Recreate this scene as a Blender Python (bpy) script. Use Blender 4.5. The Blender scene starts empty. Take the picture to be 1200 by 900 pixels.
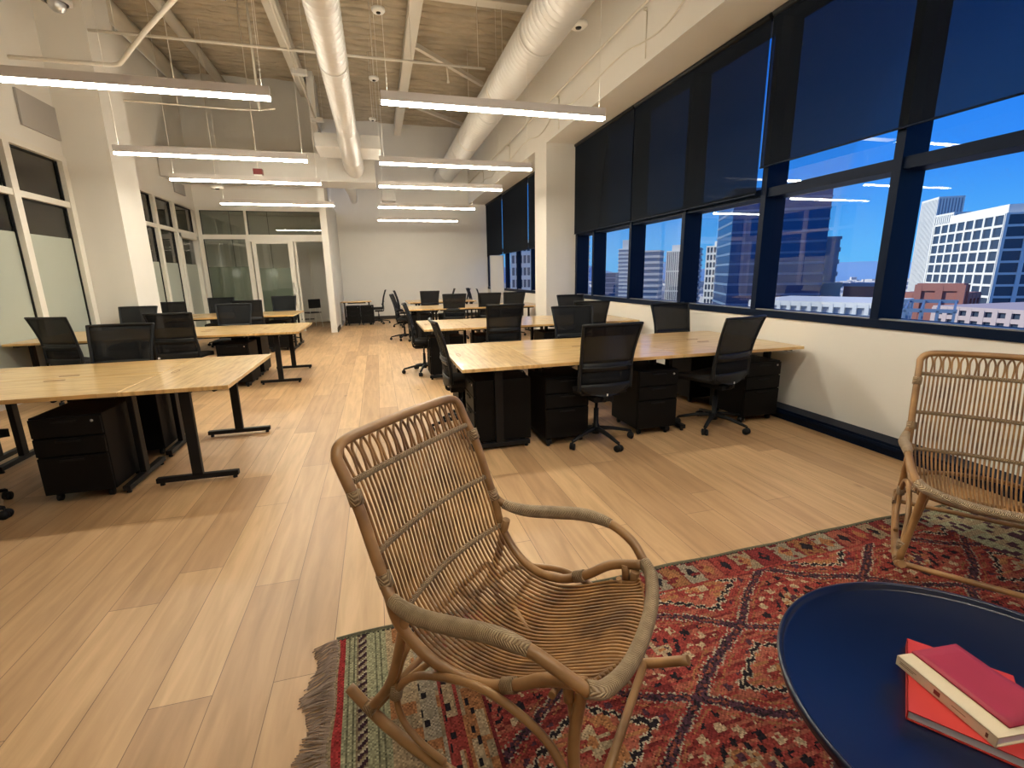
import bpy, bmesh, math, random
import numpy as np
from mathutils import Vector, Matrix

random.seed(7)
rng = np.random.default_rng(7)
SC = bpy.context.scene
COL = SC.collection
PI = math.pi

# ------------------------------------------------------------------ camera
cd = bpy.data.cameras.new('camera')
cam = bpy.data.objects.new('camera', cd)
COL.objects.link(cam)
YAW, PITCH, ROLL = 0.267906, 0.225441, 0.0173022
_f = Vector((math.sin(YAW)*math.cos(PITCH), math.cos(YAW)*math.cos(PITCH), -math.sin(PITCH)))
_r = Vector((math.cos(YAW), -math.sin(YAW), 0.0))
_d = _f.cross(_r)
_r2 = math.cos(ROLL)*_r + math.sin(ROLL)*_d
_d2 = -math.sin(ROLL)*_r + math.cos(ROLL)*_d
mw = Matrix.Identity(4)
for i in range(3):
    mw[i][0] = _r2[i]; mw[i][1] = -_d2[i]; mw[i][2] = -_f[i]
mw[2][3] = 1.45
cam.matrix_world = mw
cd.sensor_width = 36.0
cd.lens = 555.88/1200*36.0
cd.clip_start = 0.05
cd.clip_end = 4000
SC.camera = cam

# ------------------------------------------------------------------ view, world, sun
SC.view_settings.view_transform = 'Standard'
SC.view_settings.look = 'None'
SC.view_settings.exposure = 0.0
SC.view_settings.gamma = 1.0
SC.view_settings.use_curve_mapping = False
SC.cycles.use_denoising = True
SC.cycles.max_bounces = 10
SC.cycles.diffuse_bounces = 5
SC.cycles.transparent_max_bounces = 16
SC.cycles.sample_clamp_indirect = 6.0
SC.cycles.caustics_reflective = False
SC.cycles.caustics_refractive = False

LAMP_E = 92.0
LAMP_COL = (1.0, 0.925, 0.75)
SKY_STRENGTH = 1.0
SUN_STRENGTH = 4.2

world = bpy.data.worlds.new('sky')
SC.world = world
world.use_nodes = True
wn = world.node_tree; wn.nodes.clear()
wo = wn.nodes.new('ShaderNodeOutputWorld'); wb = wn.nodes.new('ShaderNodeBackground')
wt = wn.nodes.new('ShaderNodeTexCoord'); ws = wn.nodes.new('ShaderNodeSeparateXYZ')
wr = wn.nodes.new('ShaderNodeValToRGB')
wn.links.new(wt.outputs['Generated'], ws.inputs[0])
wn.links.new(ws.outputs['Z'], wr.inputs['Fac'])
wn.links.new(wr.outputs['Color'], wb.inputs['Color'])
wn.links.new(wb.outputs[0], wo.inputs[0])
wb.inputs['Strength'].default_value = SKY_STRENGTH
cr = wr.color_ramp
cr.elements[0].position = 0.0; cr.elements[0].color = (0.12, 0.50, 0.95, 1)
cr.elements[1].position = 1.0; cr.elements[1].color = (0.004, 0.07, 0.45, 1)
for p, c in ((0.04, (0.11, 0.47, 0.98, 1)), (0.16, (0.035, 0.28, 0.95, 1)), (0.38, (0.012, 0.16, 0.80, 1))):
    e = cr.elements.new(p); e.color = c

sd = bpy.data.lights.new('sun', 'SUN'); sun = bpy.data.objects.new('sun', sd); COL.objects.link(sun)
sd.energy = SUN_STRENGTH; sd.color = (1.0, 0.97, 0.90); sd.angle = 0.01
sun.rotation_euler = Vector((0.70, -0.48, -0.48)).to_track_quat('-Z', 'Y').to_euler()

# ------------------------------------------------------------------ materials
MATS = {}
def node_mat(name):
    m = bpy.data.materials.new(name); m.use_nodes = True
    nt = m.node_tree
    b = nt.nodes['Principled BSDF']
    MATS[name] = m
    return m, nt, b
def N(nt, t, **kw):
    n = nt.nodes.new(t)
    for k, v in kw.items(): setattr(n, k, v)
    return n
def pmat(name, col, rough=0.5, metal=0.0, noise=0.0, nscale=20.0, bump=0.0, bscale=60.0, spec=0.5, stretch=None):
    m, nt, b = node_mat(name)
    b.inputs['Base Color'].default_value = (*col, 1)
    b.inputs['Roughness'].default_value = rough
    b.inputs['Metallic'].default_value = metal
    b.inputs['Specular IOR Level'].default_value = spec
    tc = N(nt, 'ShaderNodeTexCoord'); mp = N(nt, 'ShaderNodeMapping')
    nt.links.new(tc.outputs['Object'], mp.inputs[0])
    if stretch: mp.inputs['Scale'].default_value = stretch
    if noise > 0:
        no = N(nt, 'ShaderNodeTexNoise'); no.inputs['Scale'].default_value = nscale; no.inputs['Detail'].default_value = 4
        nt.links.new(mp.outputs[0], no.inputs['Vector'])
        mx = N(nt, 'ShaderNodeMix', data_type='RGBA')
        mx.inputs[6].default_value = tuple(min(1, c*(1-noise)) for c in col)+(1,)
        mx.inputs[7].default_value = tuple(min(1, c*(1+noise)) for c in col)+(1,)
        nt.links.new(no.outputs['Fac'], mx.inputs[0]); nt.links.new(mx.outputs[2], b.inputs['Base Color'])
    if bump > 0:
        n2 = N(nt, 'ShaderNodeTexNoise'); n2.inputs['Scale'].default_value = bscale
        nt.links.new(mp.outputs[0], n2.inputs['Vector'])
        bp = N(nt, 'ShaderNodeBump'); bp.inputs['Strength'].default_value = bump; bp.inputs['Distance'].default_value = 0.01
        nt.links.new(n2.outputs['Fac'], bp.inputs['Height']); nt.links.new(bp.outputs[0], b.inputs['Normal'])
    return m
def emat(name, col, s):
    m, nt, b = node_mat(name)
    b.inputs['Base Color'].default_value = (*col, 1)
    b.inputs['Emission Color'].default_value = (*col, 1)
    b.inputs['Emission Strength'].default_value = s
    return m
def mix_transparent(name, col, rough, trans, tint=(1, 1, 1), spec=0.3):
    m, nt, b = node_mat(name)
    b.inputs['Base Color'].default_value = (*col, 1); b.inputs['Roughness'].default_value = rough
    b.inputs['Specular IOR Level'].default_value = spec
    out = nt.nodes['Material Output']
    t = N(nt, 'ShaderNodeBsdfTransparent'); t.inputs[0].default_value = (*tint, 1)
    mx = N(nt, 'ShaderNodeMixShader'); mx.inputs[0].default_value = trans
    nt.links.new(b.outputs[0], mx.inputs[1]); nt.links.new(t.outputs[0], mx.inputs[2]); nt.links.new(mx.outputs[0], out.inputs[0])
    return m
def glass_mat(name, tint, refl=1.0, film=None):
    m = bpy.data.materials.new(name); m.use_nodes = True; MATS[name] = m
    nt = m.node_tree; nt.nodes.clear()
    out = N(nt, 'ShaderNodeOutputMaterial'); t = N(nt, 'ShaderNodeBsdfTransparent'); g = N(nt, 'ShaderNodeBsdfGlossy')
    t.inputs[0].default_value = (*tint, 1); g.inputs['Roughness'].default_value = 0.0
    fr = N(nt, 'ShaderNodeFresnel'); fr.inputs[0].default_value = 1.5
    mu = N(nt, 'ShaderNodeMath', operation='MULTIPLY'); mu.inputs[1].default_value = refl; mu.use_clamp = True
    nt.links.new(fr.outputs[0], mu.inputs[0])
    mx = N(nt, 'ShaderNodeMixShader')
    nt.links.new(mu.outputs[0], mx.inputs[0]); nt.links.new(t.outputs[0], mx.inputs[1]); nt.links.new(g.outputs[0], mx.inputs[2])
    nt.links.new(mx.outputs[0], out.inputs[0])
    return m

WALL = pmat('wall_paint', (0.81, 0.785, 0.735), 0.6, noise=0.02, nscale=3)
TRIMW = pmat('white_trim', (0.80, 0.77, 0.70), 0.45)
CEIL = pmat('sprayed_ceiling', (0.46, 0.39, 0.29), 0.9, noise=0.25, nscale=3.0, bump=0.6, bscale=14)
DUCT = pmat('duct_paint', (0.62, 0.60, 0.57), 0.33, metal=0.15)
PIPE = pmat('pipe_paint', (0.72, 0.67, 0.58), 0.5)
BLACKP = pmat('black_plastic', (0.007, 0.0075, 0.009), 0.5, noise=0.1, spec=0.25)
FRAMEP = pmat('chair_frame_plastic', (0.010, 0.0115, 0.014), 0.45, spec=0.3)
FABB = pmat('black_seat_fabric', (0.010, 0.010, 0.012), 0.9, bump=0.2, bscale=300)
MESHF = mix_transparent('black_mesh_fabric', (0.006, 0.007, 0.009), 0.8, 0.16)
BLACKM = pmat('black_powder_coat', (0.006, 0.006, 0.007), 0.5, spec=0.25)
CABM = pmat('black_cabinet_paint', (0.004, 0.0035, 0.0035), 0.55, spec=0.15)
NAVYF = pmat('dark_window_frame', (0.0012, 0.008, 0.030), 0.5, spec=0.12)
LEDGE = pmat('dark_base_paint', (0.0015, 0.006, 0.020), 0.5, spec=0.12)
DARKBASE = pmat('dark_baseboard', (0.03, 0.022, 0.016), 0.5)
def shade_cloth():
    m = mix_transparent('roller_shade_cloth', (0.009, 0.013, 0.021), 0.9, 0.2, spec=0.1)
    nt = m.node_tree; lw = N(nt, 'ShaderNodeLayerWeight'); lw.inputs[0].default_value = 0.5
    rp = N(nt, 'ShaderNodeMapRange'); rp.inputs['From Min'].default_value = 0.18; rp.inputs['From Max'].default_value = 0.62
    rp.inputs['To Min'].default_value = 0.34; rp.inputs['To Max'].default_value = 0.035
    mx = next(n for n in nt.nodes if n.type == 'MIX_SHADER')
    nt.links.new(lw.outputs['Facing'], rp.inputs['Value']); nt.links.new(rp.outputs[0], mx.inputs[0])
    return m
SHADE = shade_cloth()
WINGL = glass_mat('window_glass', (0.93, 0.97, 1.0), 0.20)
OFFGL = glass_mat('office_glass', (0.84, 0.87, 0.84), 1.8)
FILM = mix_transparent('frosted_film', (0.52, 0.56, 0.49), 0.35, 0.22)
GREYP = pmat('grey_acoustic_panel', (0.42, 0.40, 0.38), 0.8)
CHROME = pmat('brushed_steel', (0.6, 0.6, 0.6), 0.3, metal=1.0)
WHITEP = pmat('white_plastic', (0.85, 0.84, 0.80), 0.4)
RED = pmat('red_plastic', (0.16, 0.02, 0.02), 0.4)
LAMPE = emat('lamp_diffuser', LAMP_COL, LAMP_E)
LAMPH = pmat('lamp_housing', (0.70, 0.66, 0.64), 0.4)
TRAY = pmat('black_tray_sky_tint', (0.002, 0.007, 0.030), 0.3, spec=0.5, noise=0.1)  # black tray; blue of the reflected sky put into its base colour
BOOKR = pmat('red_book_cloth', (0.47, 0.03, 0.025), 0.5, noise=0.05)
BOOKM = pmat('magenta_book_cloth', (0.30, 0.016, 0.042), 0.55, noise=0.05, bump=0.1, bscale=500)
BOOKC = pmat('cream_book_cover', (0.62, 0.52, 0.36), 0.5, noise=0.03)
PAGES = pmat('book_pages', (0.78, 0.78, 0.84), 0.7, noise=0.1, nscale=300, stretch=(1, 1, 20))
INK = pmat('brown_ink', (0.10, 0.03, 0.015), 0.6)
FRINGE = pmat('wool_fringe', (0.30, 0.22, 0.17), 0.95, noise=0.3, nscale=60)
RUGEDGE = pmat('rug_selvedge', (0.12, 0.11, 0.07), 0.95, noise=0.3, nscale=60)

def wood_desktop():
    m, nt, b = node_mat('butcher_block')
    tc = N(nt, 'ShaderNodeTexCoord'); mp = N(nt, 'ShaderNodeMapping'); mp.inputs['Rotation'].default_value = (0, 0, 0)
    nt.links.new(tc.outputs['Object'], mp.inputs[0])
    br = N(nt, 'ShaderNodeTexBrick'); br.offset = 0.37; br.offset_frequency = 2
    br.inputs['Scale'].default_value = 1.0; br.inputs['Brick Width'].default_value = 0.55; br.inputs['Row Height'].default_value = 0.085
    br.inputs['Mortar Size'].default_value = 0.0006; br.inputs['Bias'].default_value = 0.0
    br.inputs['Color1'].default_value = (0.80, 0.56, 0.25, 1); br.inputs['Color2'].default_value = (0.70, 0.45, 0.175, 1)
    br.inputs['Mortar'].default_value = (0.45, 0.26, 0.12, 1)
    nt.links.new(mp.outputs[0], br.inputs['Vector'])
    m2 = N(nt, 'ShaderNodeMapping'); m2.inputs['Scale'].default_value = (3, 26, 3); nt.links.new(tc.outputs['Object'], m2.inputs[0])
    no = N(nt, 'ShaderNodeTexNoise'); no.inputs['Scale'].default_value = 1.5; no.inputs['Detail'].default_value = 6
    nt.links.new(m2.outputs[0], no.inputs['Vector'])
    rp = N(nt, 'ShaderNodeValToRGB'); rp.color_ramp.elements[0].position = 0.3; rp.color_ramp.elements[0].color = (0.72, 0.66, 0.6, 1)
    rp.color_ramp.elements[1].position = 0.62; rp.color_ramp.elements[1].color = (1.05, 1.05, 1.05, 1)
    nt.links.new(no.outputs['Fac'], rp.inputs[0])
    mx = N(nt, 'ShaderNodeMix', data_type='RGBA', blend_type='MULTIPLY'); mx.inputs[0].default_value = 1
    nt.links.new(br.outputs['Color'], mx.inputs[6]); nt.links.new(rp.outputs[0], mx.inputs[7])
    nt.links.new(mx.outputs[2], b.inputs['Base Color'])
    b.inputs['Roughness'].default_value = 0.30
    b.inputs['Coat Weight'].default_value = 0.6; b.inputs['Coat Roughness'].default_value = 0.12
    return m
WOOD = wood_desktop()

def wood_floor():
    m, nt, b = node_mat('oak_plank_floor')
    tc = N(nt, 'ShaderNodeTexCoord'); mp = N(nt, 'ShaderNodeMapping')
    mp.inputs['Rotation'].default_value = (0, 0, PI/2); mp.inputs['Location'].default_value = (0.1, 0.08, 0)
    nt.links.new(tc.outputs['Object'], mp.inputs[0])
    def brick(c1, c2, mo, ms, bias):
        br = N(nt, 'ShaderNodeTexBrick'); br.offset = 0.41; br.offset_frequency = 3; br.squash = 0.78; br.squash_frequency = 5
        br.inputs['Scale'].default_value = 1.0; br.inputs['Brick Width'].default_value = 1.55; br.inputs['Row Height'].default_value = 0.2
        br.inputs['Mortar Size'].default_value = ms; br.inputs['Mortar Smooth'].default_value = 0.1; br.inputs['Bias'].default_value = bias
        br.inputs['Color1'].default_value = c1; br.inputs['Color2'].default_value = c2; br.inputs['Mortar'].default_value = mo
        nt.links.new(mp.outputs[0], br.inputs['Vector']); return br
    br = brick((0.60, 0.39, 0.205, 1), (0.41, 0.245, 0.125, 1), (0.19, 0.11, 0.06, 1), 0.0015, -0.2)
    m2 = N(nt, 'ShaderNodeMapping'); m2.inputs['Scale'].default_value = (9, 0.8, 1); nt.links.new(tc.outputs['Object'], m2.inputs[0])
    no = N(nt, 'ShaderNodeTexNoise'); no.inputs['Scale'].default_value = 2.2; no.inputs['Detail'].default_value = 7; no.inputs['Distortion'].default_value = 0.6
    nt.links.new(m2.outputs[0], no.inputs['Vector'])
    rp = N(nt, 'ShaderNodeValToRGB'); rp.color_ramp.elements[0].position = 0.30; rp.color_ramp.elements[0].color = (0.80, 0.77, 0.73, 1)
    rp.color_ramp.elements[1].position = 0.66; rp.color_ramp.elements[1].color = (1.06, 1.05, 1.04, 1)
    nt.links.new(no.outputs['Fac'], rp.inputs[0])
    mx = N(nt, 'ShaderNodeMix', data_type='RGBA', blend_type='MULTIPLY'); mx.inputs[0].default_value = 1
    nt.links.new(br.outputs['Color'], mx.inputs[6]); nt.links.new(rp.outputs[0], mx.inputs[7])
    # knots
    m3 = N(nt, 'ShaderNodeMapping'); m3.inputs['Scale'].default_value = (3.2, 1.5, 1); nt.links.new(tc.outputs['Object'], m3.inputs[0])
    vo = N(nt, 'ShaderNodeTexVoronoi'); vo.inputs['Scale'].default_value = 1.0; nt.links.new(m3.outputs[0], vo.inputs['Vector'])
    kr = N(nt, 'ShaderNodeValToRGB'); kr.color_ramp.elements[0].position = 0.02; kr.color_ramp.elements[0].color = (0.45, 0.4, 0.36, 1)
    kr.color_ramp.elements[1].position = 0.085; kr.color_ramp.elements[1].color = (1, 1, 1, 1)
    nt.links.new(vo.outputs['Distance'], kr.inputs[0])
    mk = N(nt, 'ShaderNodeMix', data_type='RGBA', blend_type='MULTIPLY'); mk.inputs[0].default_value = 0.8
    nt.links.new(mx.outputs[2], mk.inputs[6]); nt.links.new(kr.outputs[0], mk.inputs[7])
    nt.links.new(mk.outputs[2], b.inputs['Base Color'])
    b.inputs['Roughness'].default_value = 0.42
    bp = N(nt, 'ShaderNodeBump'); bp.inputs['Strength'].default_value = 0.25; bp.inputs['Distance'].default_value = 0.003
    nt.links.new(br.outputs['Fac'], bp.inputs['Height']); bp.invert = True; nt.links.new(bp.outputs[0], b.inputs['Normal'])
    return m
FLOORM = wood_floor()

def rattan(name, c1, c2, scale, stripes):
    m, nt, b = node_mat(name)
    tc = N(nt, 'ShaderNodeTexCoord')
    no = N(nt, 'ShaderNodeTexNoise'); no.inputs['Scale'].default_value = scale; no.inputs['Detail'].default_value = 3
    nt.links.new(tc.outputs['Object'], no.inputs['Vector'])
    rp = N(nt, 'ShaderNodeValToRGB'); rp.color_ramp.elements[0].position = 0.35; rp.color_ramp.elements[0].color = (*c1, 1)
    rp.color_ramp.elements[1].position = 0.65; rp.color_ramp.elements[1].color = (*c2, 1)
    nt.links.new(no.outputs['Fac'], rp.inputs[0]); nt.links.new(rp.outputs[0], b.inputs['Base Color'])
    b.inputs['Roughness'].default_value = 0.38
    if stripes:
        wv = N(nt, 'ShaderNodeTexWave'); wv.wave_type = 'BANDS'; wv.bands_direction = 'DIAGONAL'
        wv.inputs['Scale'].default_value = stripes; wv.inputs['Distortion'].default_value = 1.0
        nt.links.new(tc.outputs['Object'], wv.inputs['Vector'])
        bp = N(nt, 'ShaderNodeBump'); bp.inputs['Strength'].default_value = 0.9; bp.inputs['Distance'].default_value = 0.004
        nt.links.new(wv.outputs['Fac'], bp.inputs['Height']); nt.links.new(bp.outputs[0], b.inputs['Normal'])
        mx = N(nt, 'ShaderNodeMix', data_type='RGBA', blend_type='MULTIPLY'); mx.inputs[0].default_value = 0.75
        rr = N(nt, 'ShaderNodeValToRGB'); rr.color_ramp.elements[0].color = (0.4, 0.34, 0.28, 1); rr.color_ramp.elements[0].position = 0.1
        rr.color_ramp.elements[1].position = 0.45
        nt.links.new(wv.outputs['Fac'], rr.inputs[0])
        nt.links.new(rp.outputs[0], mx.inputs[6]); nt.links.new(rr.outputs[0], mx.inputs[7]); nt.links.new(mx.outputs[2], b.inputs['Base Color'])
    return m
RAT = rattan('rattan_pole', (0.21, 0.108, 0.042), (0.39, 0.215, 0.088), 7, 0)
RATROD = rattan('rattan_rod', (0.14, 0.066, 0.024), (0.37, 0.19, 0.065), 10, 0)
RATWRAP = rattan('rattan_wrap', (0.38, 0.27, 0.15), (0.52, 0.38, 0.22), 30, 105)
RATBIND = rattan('rattan_binding', (0.30, 0.20, 0.11), (0.42, 0.29, 0.16), 30, 80)

# ------------------------------------------------------------------ geometry helpers
def catmull(P, k=6, closed=False):
    P = [Vector(p) for p in P]
    n = len(P); out = []
    if n < 3: return P
    segs = n if closed else n-1
    for i in range(segs):
        p1, p2 = P[i], P[(i+1) % n]
        p0 = P[i-1] if (i > 0 or closed) else p1*2-p2
        p3 = P[(i+2) % n] if (i+2 < n or closed) else p2*2-p1
        for j in range(k):
            t = j/k
            out.append(0.5*((2*p1)+(p2-p0)*t+(2*p0-5*p1+4*p2-p3)*t*t+(3*p1-p0-3*p2+p3)*t**3))
    if not closed: out.append(P[-1])
    return out

class MB:
    def __init__(s): s.v = []; s.f = []; s.sm = []; s.M = Matrix.Identity(4)
    def add(s, vs, fs, smooth=False):
        o = len(s.v)
        s.v += [tuple(s.M @ Vector(p)) for p in vs]
        s.f += [tuple(o+i for i in f) for f in fs]; s.sm += [smooth]*len(fs)
        return s
    def box(s, x0, x1, y0, y1, z0, z1):
        vs = [(x, y, z) for z in (z0, z1) for y in (y0, y1) for x in (x0, x1)]
        return s.add(vs, [(0, 2, 3, 1), (4, 5, 7, 6), (0, 1, 5, 4), (2, 6, 7, 3), (0, 4, 6, 2), (1, 3, 7, 5)])
    def cbox(s, c, d, rz=0.0, R=None):
        R = R or Matrix.Rotation(rz, 4, 'Z')
        hx, hy, hz = d[0]/2, d[1]/2, d[2]/2
        vs = [Vector(c)+(R @ Vector((x, y, z))) for z in (-hz, hz) for y in (-hy, hy) for x in (-hx, hx)]
        return s.add(vs, [(0, 2, 3, 1), (4, 5, 7, 6), (0, 1, 5, 4), (2, 6, 7, 3), (0, 4, 6, 2), (1, 3, 7, 5)])
    def bar(s, a, b, w, h, up=(0, 0, 1)):
        a, b = Vector(a), Vector(b); d = (b-a).normalized(); u = Vector(up)
        if abs(d.dot(u)) > 0.98: u = Vector((0, 1, 0))
        x = d.cross(u).normalized(); u = x.cross(d)
        vs = []
        for p in (a, b):
            for sx, sz in ((-1, -1), (1, -1), (1, 1), (-1, 1)): vs.append(p+x*(sx*w/2)+u*(sz*h/2))
        return s.add(vs, [(3, 2, 1, 0), (4, 5, 6, 7), (0, 1, 5, 4), (1, 2, 6, 5), (2, 3, 7, 6), (3, 0, 4, 7)])
    def tube(s, P, r, n=8, k=1, closed=False, caps=True, flat=1.0):
        P = catmull(P, k, closed) if k > 1 else [Vector(p) for p in P]
        m = len(P)
        R = r if isinstance(r, (list, tuple)) else [r]*2
        def rad(i):
            t = i/max(1, m-1)*(len(R)-1); a = int(min(t, len(R)-2)); return R[a]+(R[a+1]-R[a])*(t-a)
        vs = []; up = None
        for i in range(m):
            a = P[i-1] if (i > 0 or closed) else P[i]; b = P[(i+1) % m] if (i < m-1 or closed) else P[i]
            d = (b-a)
            d = d.normalized() if d.length > 1e-9 else Vector((0, 0, 1))
            if up is None:
                up = Vector((0, 0, 1)) if abs(d.z) < 0.9 else Vector((0, 1, 0))
            x = d.cross(up)
            if x.length < 1e-6: x = d.cross(Vector((1, 0, 0)))
            x.normalize(); up = x.cross(d).normalized()
            rr = rad(i)
            for j in range(n):
                an = 2*PI*j/n
                vs.append(P[i]+x*(math.cos(an)*rr)+up*(math.sin(an)*rr*flat))
        fs = []
        for i in range(m if closed else m-1):
            for j in range(n):
                a = i*n+j; b = i*n+(j+1) % n; c = ((i+1) % m)*n
                fs.append((a, b, c+(j+1) % n, c+j))
        s.add(vs, fs, True)
        if caps and not closed:
            o = len(s.v)-len(vs)
            s.f += [tuple(o+j for j in reversed(range(n))), tuple(o+(m-1)*n+j for j in range(n))]; s.sm += [False, False]
        return s
    def lathe(s, prof, n=32, c=(0, 0, 0), axis='Z'):
        vs = []
        for r, z in prof:
            for j in range(n):
                a = 2*PI*j/n
                p = (r*math.cos(a), r*math.sin(a), z)
                if axis == 'Y': p = (p[0], p[2], p[1])
                if axis == 'X': p = (p[2], p[0], p[1])
                vs.append((c[0]+p[0], c[1]+p[1], c[2]+p[2]))
        fs = [(i*n+j, i*n+(j+1) % n, (i+1)*n+(j+1) % n, (i+1)*n+j) for i in range(len(prof)-1) for j in range(n)]
        return s.add(vs, fs, True)
    def prism(s, poly, z0, z1):
        n = len(poly)
        vs = [(x, y, z0) for x, y in poly]+[(x, y, z1) for x, y in poly]
        fs = [tuple(reversed(range(n))), tuple(range(n, 2*n))]+[(i, (i+1) % n, n+(i+1) % n, n+i) for i in range(n)]
        return s.add(vs, fs)
    def sheet(s, G, t, smooth=True):
        # G: grid of points [i][j]; thickened by t along averaged normals
        ni, nj = len(G), len(G[0])
        nor = [[None]*nj for _ in range(ni)]
        for i in range(ni):
            for j in range(nj):
                a = Vector(G[min(i+1, ni-1)][j])-Vector(G[max(i-1, 0)][j]); b = Vector(G[i][min(j+1, nj-1)])-Vector(G[i][max(j-1, 0)])
                nor[i][j] = a.cross(b).normalized()*(t/2)
        vs = [Vector(G[i][j])+nor[i][j] for i in range(ni) for j in range(nj)]+[Vector(G[i][j])-nor[i][j] for i in range(ni) for j in range(nj)]
        K = ni*nj; fs = []
        for i in range(ni-1):
            for j in range(nj-1):
                a, b, c, d = i*nj+j, i*nj+j+1, (i+1)*nj+j+1, (i+1)*nj+j
                fs += [(a, d, c, b), (K+a, K+b, K+c, K+d)]
        ring = [(0, j) for j in range(nj)]+[(i, nj-1) for i in range(1, ni)]+[(ni-1, j) for j in range(nj-2, -1, -1)]+[(i, 0) for i in range(ni-2, 0, -1)]
        for q in range(len(ring)):
            a = ring[q][0]*nj+ring[q][1]; b = ring[(q+1) % len(ring)][0]*nj+ring[(q+1) % len(ring)][1]
            fs.append((a, b, K+b, K+a))
        return s.add(vs, fs, smooth)
    def build(s, name, mat, parent=None, bevel=0.0, seg=2, loc=None):
        me = bpy.data.meshes.new(name)
        me.from_pydata(s.v, [], s.f)
        for p, q in zip(me.polygons, s.sm): p.use_smooth = q
        if bevel > 0:
            bm = bmesh.new(); bm.from_mesh(me)
            bmesh.ops.recalc_face_normals(bm, faces=bm.faces)
            ed = [e for e in bm.edges if len(e.link_faces) == 2 and e.calc_face_angle(0) > 0.6]
            bmesh.ops.bevel(bm, geom=ed, offset=bevel, segments=seg, affect='EDGES', profile=0.6)
            bm.to_mesh(me); bm.free()
        me.materials.append(mat)
        o = bpy.data.objects.new(name, me); COL.objects.link(o)
        if parent is not None: o.parent = parent
        if loc: o.location = loc
        return o

def tag(o, label=None, cat=None, group=None, kind=None):
    if label: o['label'] = label
    if cat: o['category'] = cat
    if group: o['group'] = group
    if kind: o['kind'] = kind
    return o
def empty(name, loc=(0, 0, 0), rz=0.0):
    o = bpy.data.objects.new(name, None); COL.objects.link(o)
    o.location = loc; o.rotation_euler = (0, 0, rz); o.empty_display_size = 0.1
    return o
def dup(root, loc, rz=0.0):
    def rec(src, par):
        c = src.copy(); COL.objects.link(c); c.parent = par
        for k in list(src.children): rec(k, c)
        return c
    kids = list(root.children)
    r = root.copy(); COL.objects.link(r); r.location = loc; r.rotation_euler = (0, 0, rz)
    for k in kids: rec(k, r)
    return r
def struct(mb, name, mat, parent=None, bevel=0.0):
    o = mb.build(name, mat, parent, bevel)
    if parent is None: o['kind'] = 'structure'
    return o

# ------------------------------------------------------------------ room shell
XL, XR, XF = -4.38, 3.98, 3.35          # left wall, right window wall, fascia plane
YB, YN, YS = 17.6, -3.6, 14.6           # back wall, wall behind, glass storefront
ZC, ZS, ZW = 6.4, 0.97, 3.93            # deck, sill, window head
XO = XR+0.26

fl = MB(); fl.box(-8.6, XO, YN-0.2, 20.0, -0.12, 0.0)
struct(fl, 'floor', FLOORM)

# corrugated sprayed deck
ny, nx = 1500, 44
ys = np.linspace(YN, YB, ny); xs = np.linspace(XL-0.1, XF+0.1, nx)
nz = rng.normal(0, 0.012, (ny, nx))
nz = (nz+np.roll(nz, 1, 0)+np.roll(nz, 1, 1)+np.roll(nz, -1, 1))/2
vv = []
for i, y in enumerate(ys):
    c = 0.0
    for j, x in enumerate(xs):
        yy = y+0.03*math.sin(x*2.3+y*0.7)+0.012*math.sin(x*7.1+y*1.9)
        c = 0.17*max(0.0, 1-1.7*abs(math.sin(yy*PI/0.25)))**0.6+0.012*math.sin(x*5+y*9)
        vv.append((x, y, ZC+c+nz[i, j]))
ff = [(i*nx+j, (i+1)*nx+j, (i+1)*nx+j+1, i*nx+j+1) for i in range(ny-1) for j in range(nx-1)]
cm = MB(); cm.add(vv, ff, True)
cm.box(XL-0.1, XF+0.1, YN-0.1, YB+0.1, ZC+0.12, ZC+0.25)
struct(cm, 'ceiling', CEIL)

w = MB(); w.box(XL-0.15, XF, YB, YB+0.15, 0, ZC+0.2); w.box(XF, XO, YB, YB+0.15, 0, ZC+0.2)
struct(w, 'wall_back', WALL)
w = MB(); w.box(XL-0.15, XO, YN-0.15, YN, 0, ZC+0.2)
struct(w, 'wall_behind', WALL)
# right: sill wall, column, fascia and soffit in one shell
w = MB()
w.box(XR, XO+0.05, YN, YB, 0, ZS)
w.box(XF, XO+0.05, YN, YB, ZW, ZC+0.2)
w.box(XF, XO+0.05, 9.40, 10.12, 0, ZW)
w.box(XR, XO+0.05, YN, -2.4, ZS, ZW)
struct(w, 'wall_right', WALL)
# left
w = MB()
w.box(XL-0.15, XL, YN, YS, 3.28, ZC+0.2)
w.box(XL-0.15, XL, YN, 4.6, 0, 3.28)
w.box(XL-0.15, XL, 9.18, 10.1, 0, 3.28)
w.box(XL, -3.78, 9.2, 10.02, 0, ZC)
w.box(XL-0.15, XL, 14.45, YS+0.2, 0, 3.28)
struct(w, 'wall_left', WALL)
# storefront bulkhead and pier
w = MB()
w.box(XL, -1.14, YS, YS+0.2, 3.30, ZC+0.1)
w.box(-1.30, -1.14, 13.83, 14.85, 0, ZC+0.1)
struct(w, 'wall_storefront', WALL)
# rooms beyond the glass
DIMW = pmat('office_wall_paint', (0.78, 0.77, 0.72), 0.7)
w = MB()
w.box(-8.3, XL-0.15, 4.4, 4.55, 0, 3.6); w.box(-8.45, -8.3, 4.4, 19.8, 0, 3.6)
w.box(-8.45, XL-0.15, 4.4, 19.8, 3.45, 3.6); w.box(XL-0.15, -1.14, YS+0.2, 19.8, 3.45, 3.6)
w.box(-8.45, -1.14, 19.0, 19.2, 0, 3.6); w.box(-1.30, -1.14, 14.85, 19.2, 0, 3.45)
w.box(-8.3, XL-0.15, 9.5, 9.62, 0, 3.45)
w.box(XL-0.15, XL, YS+0.2, 19.0, 0, 3.45)
struct(w, 'wall_offices', DIMW)

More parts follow.
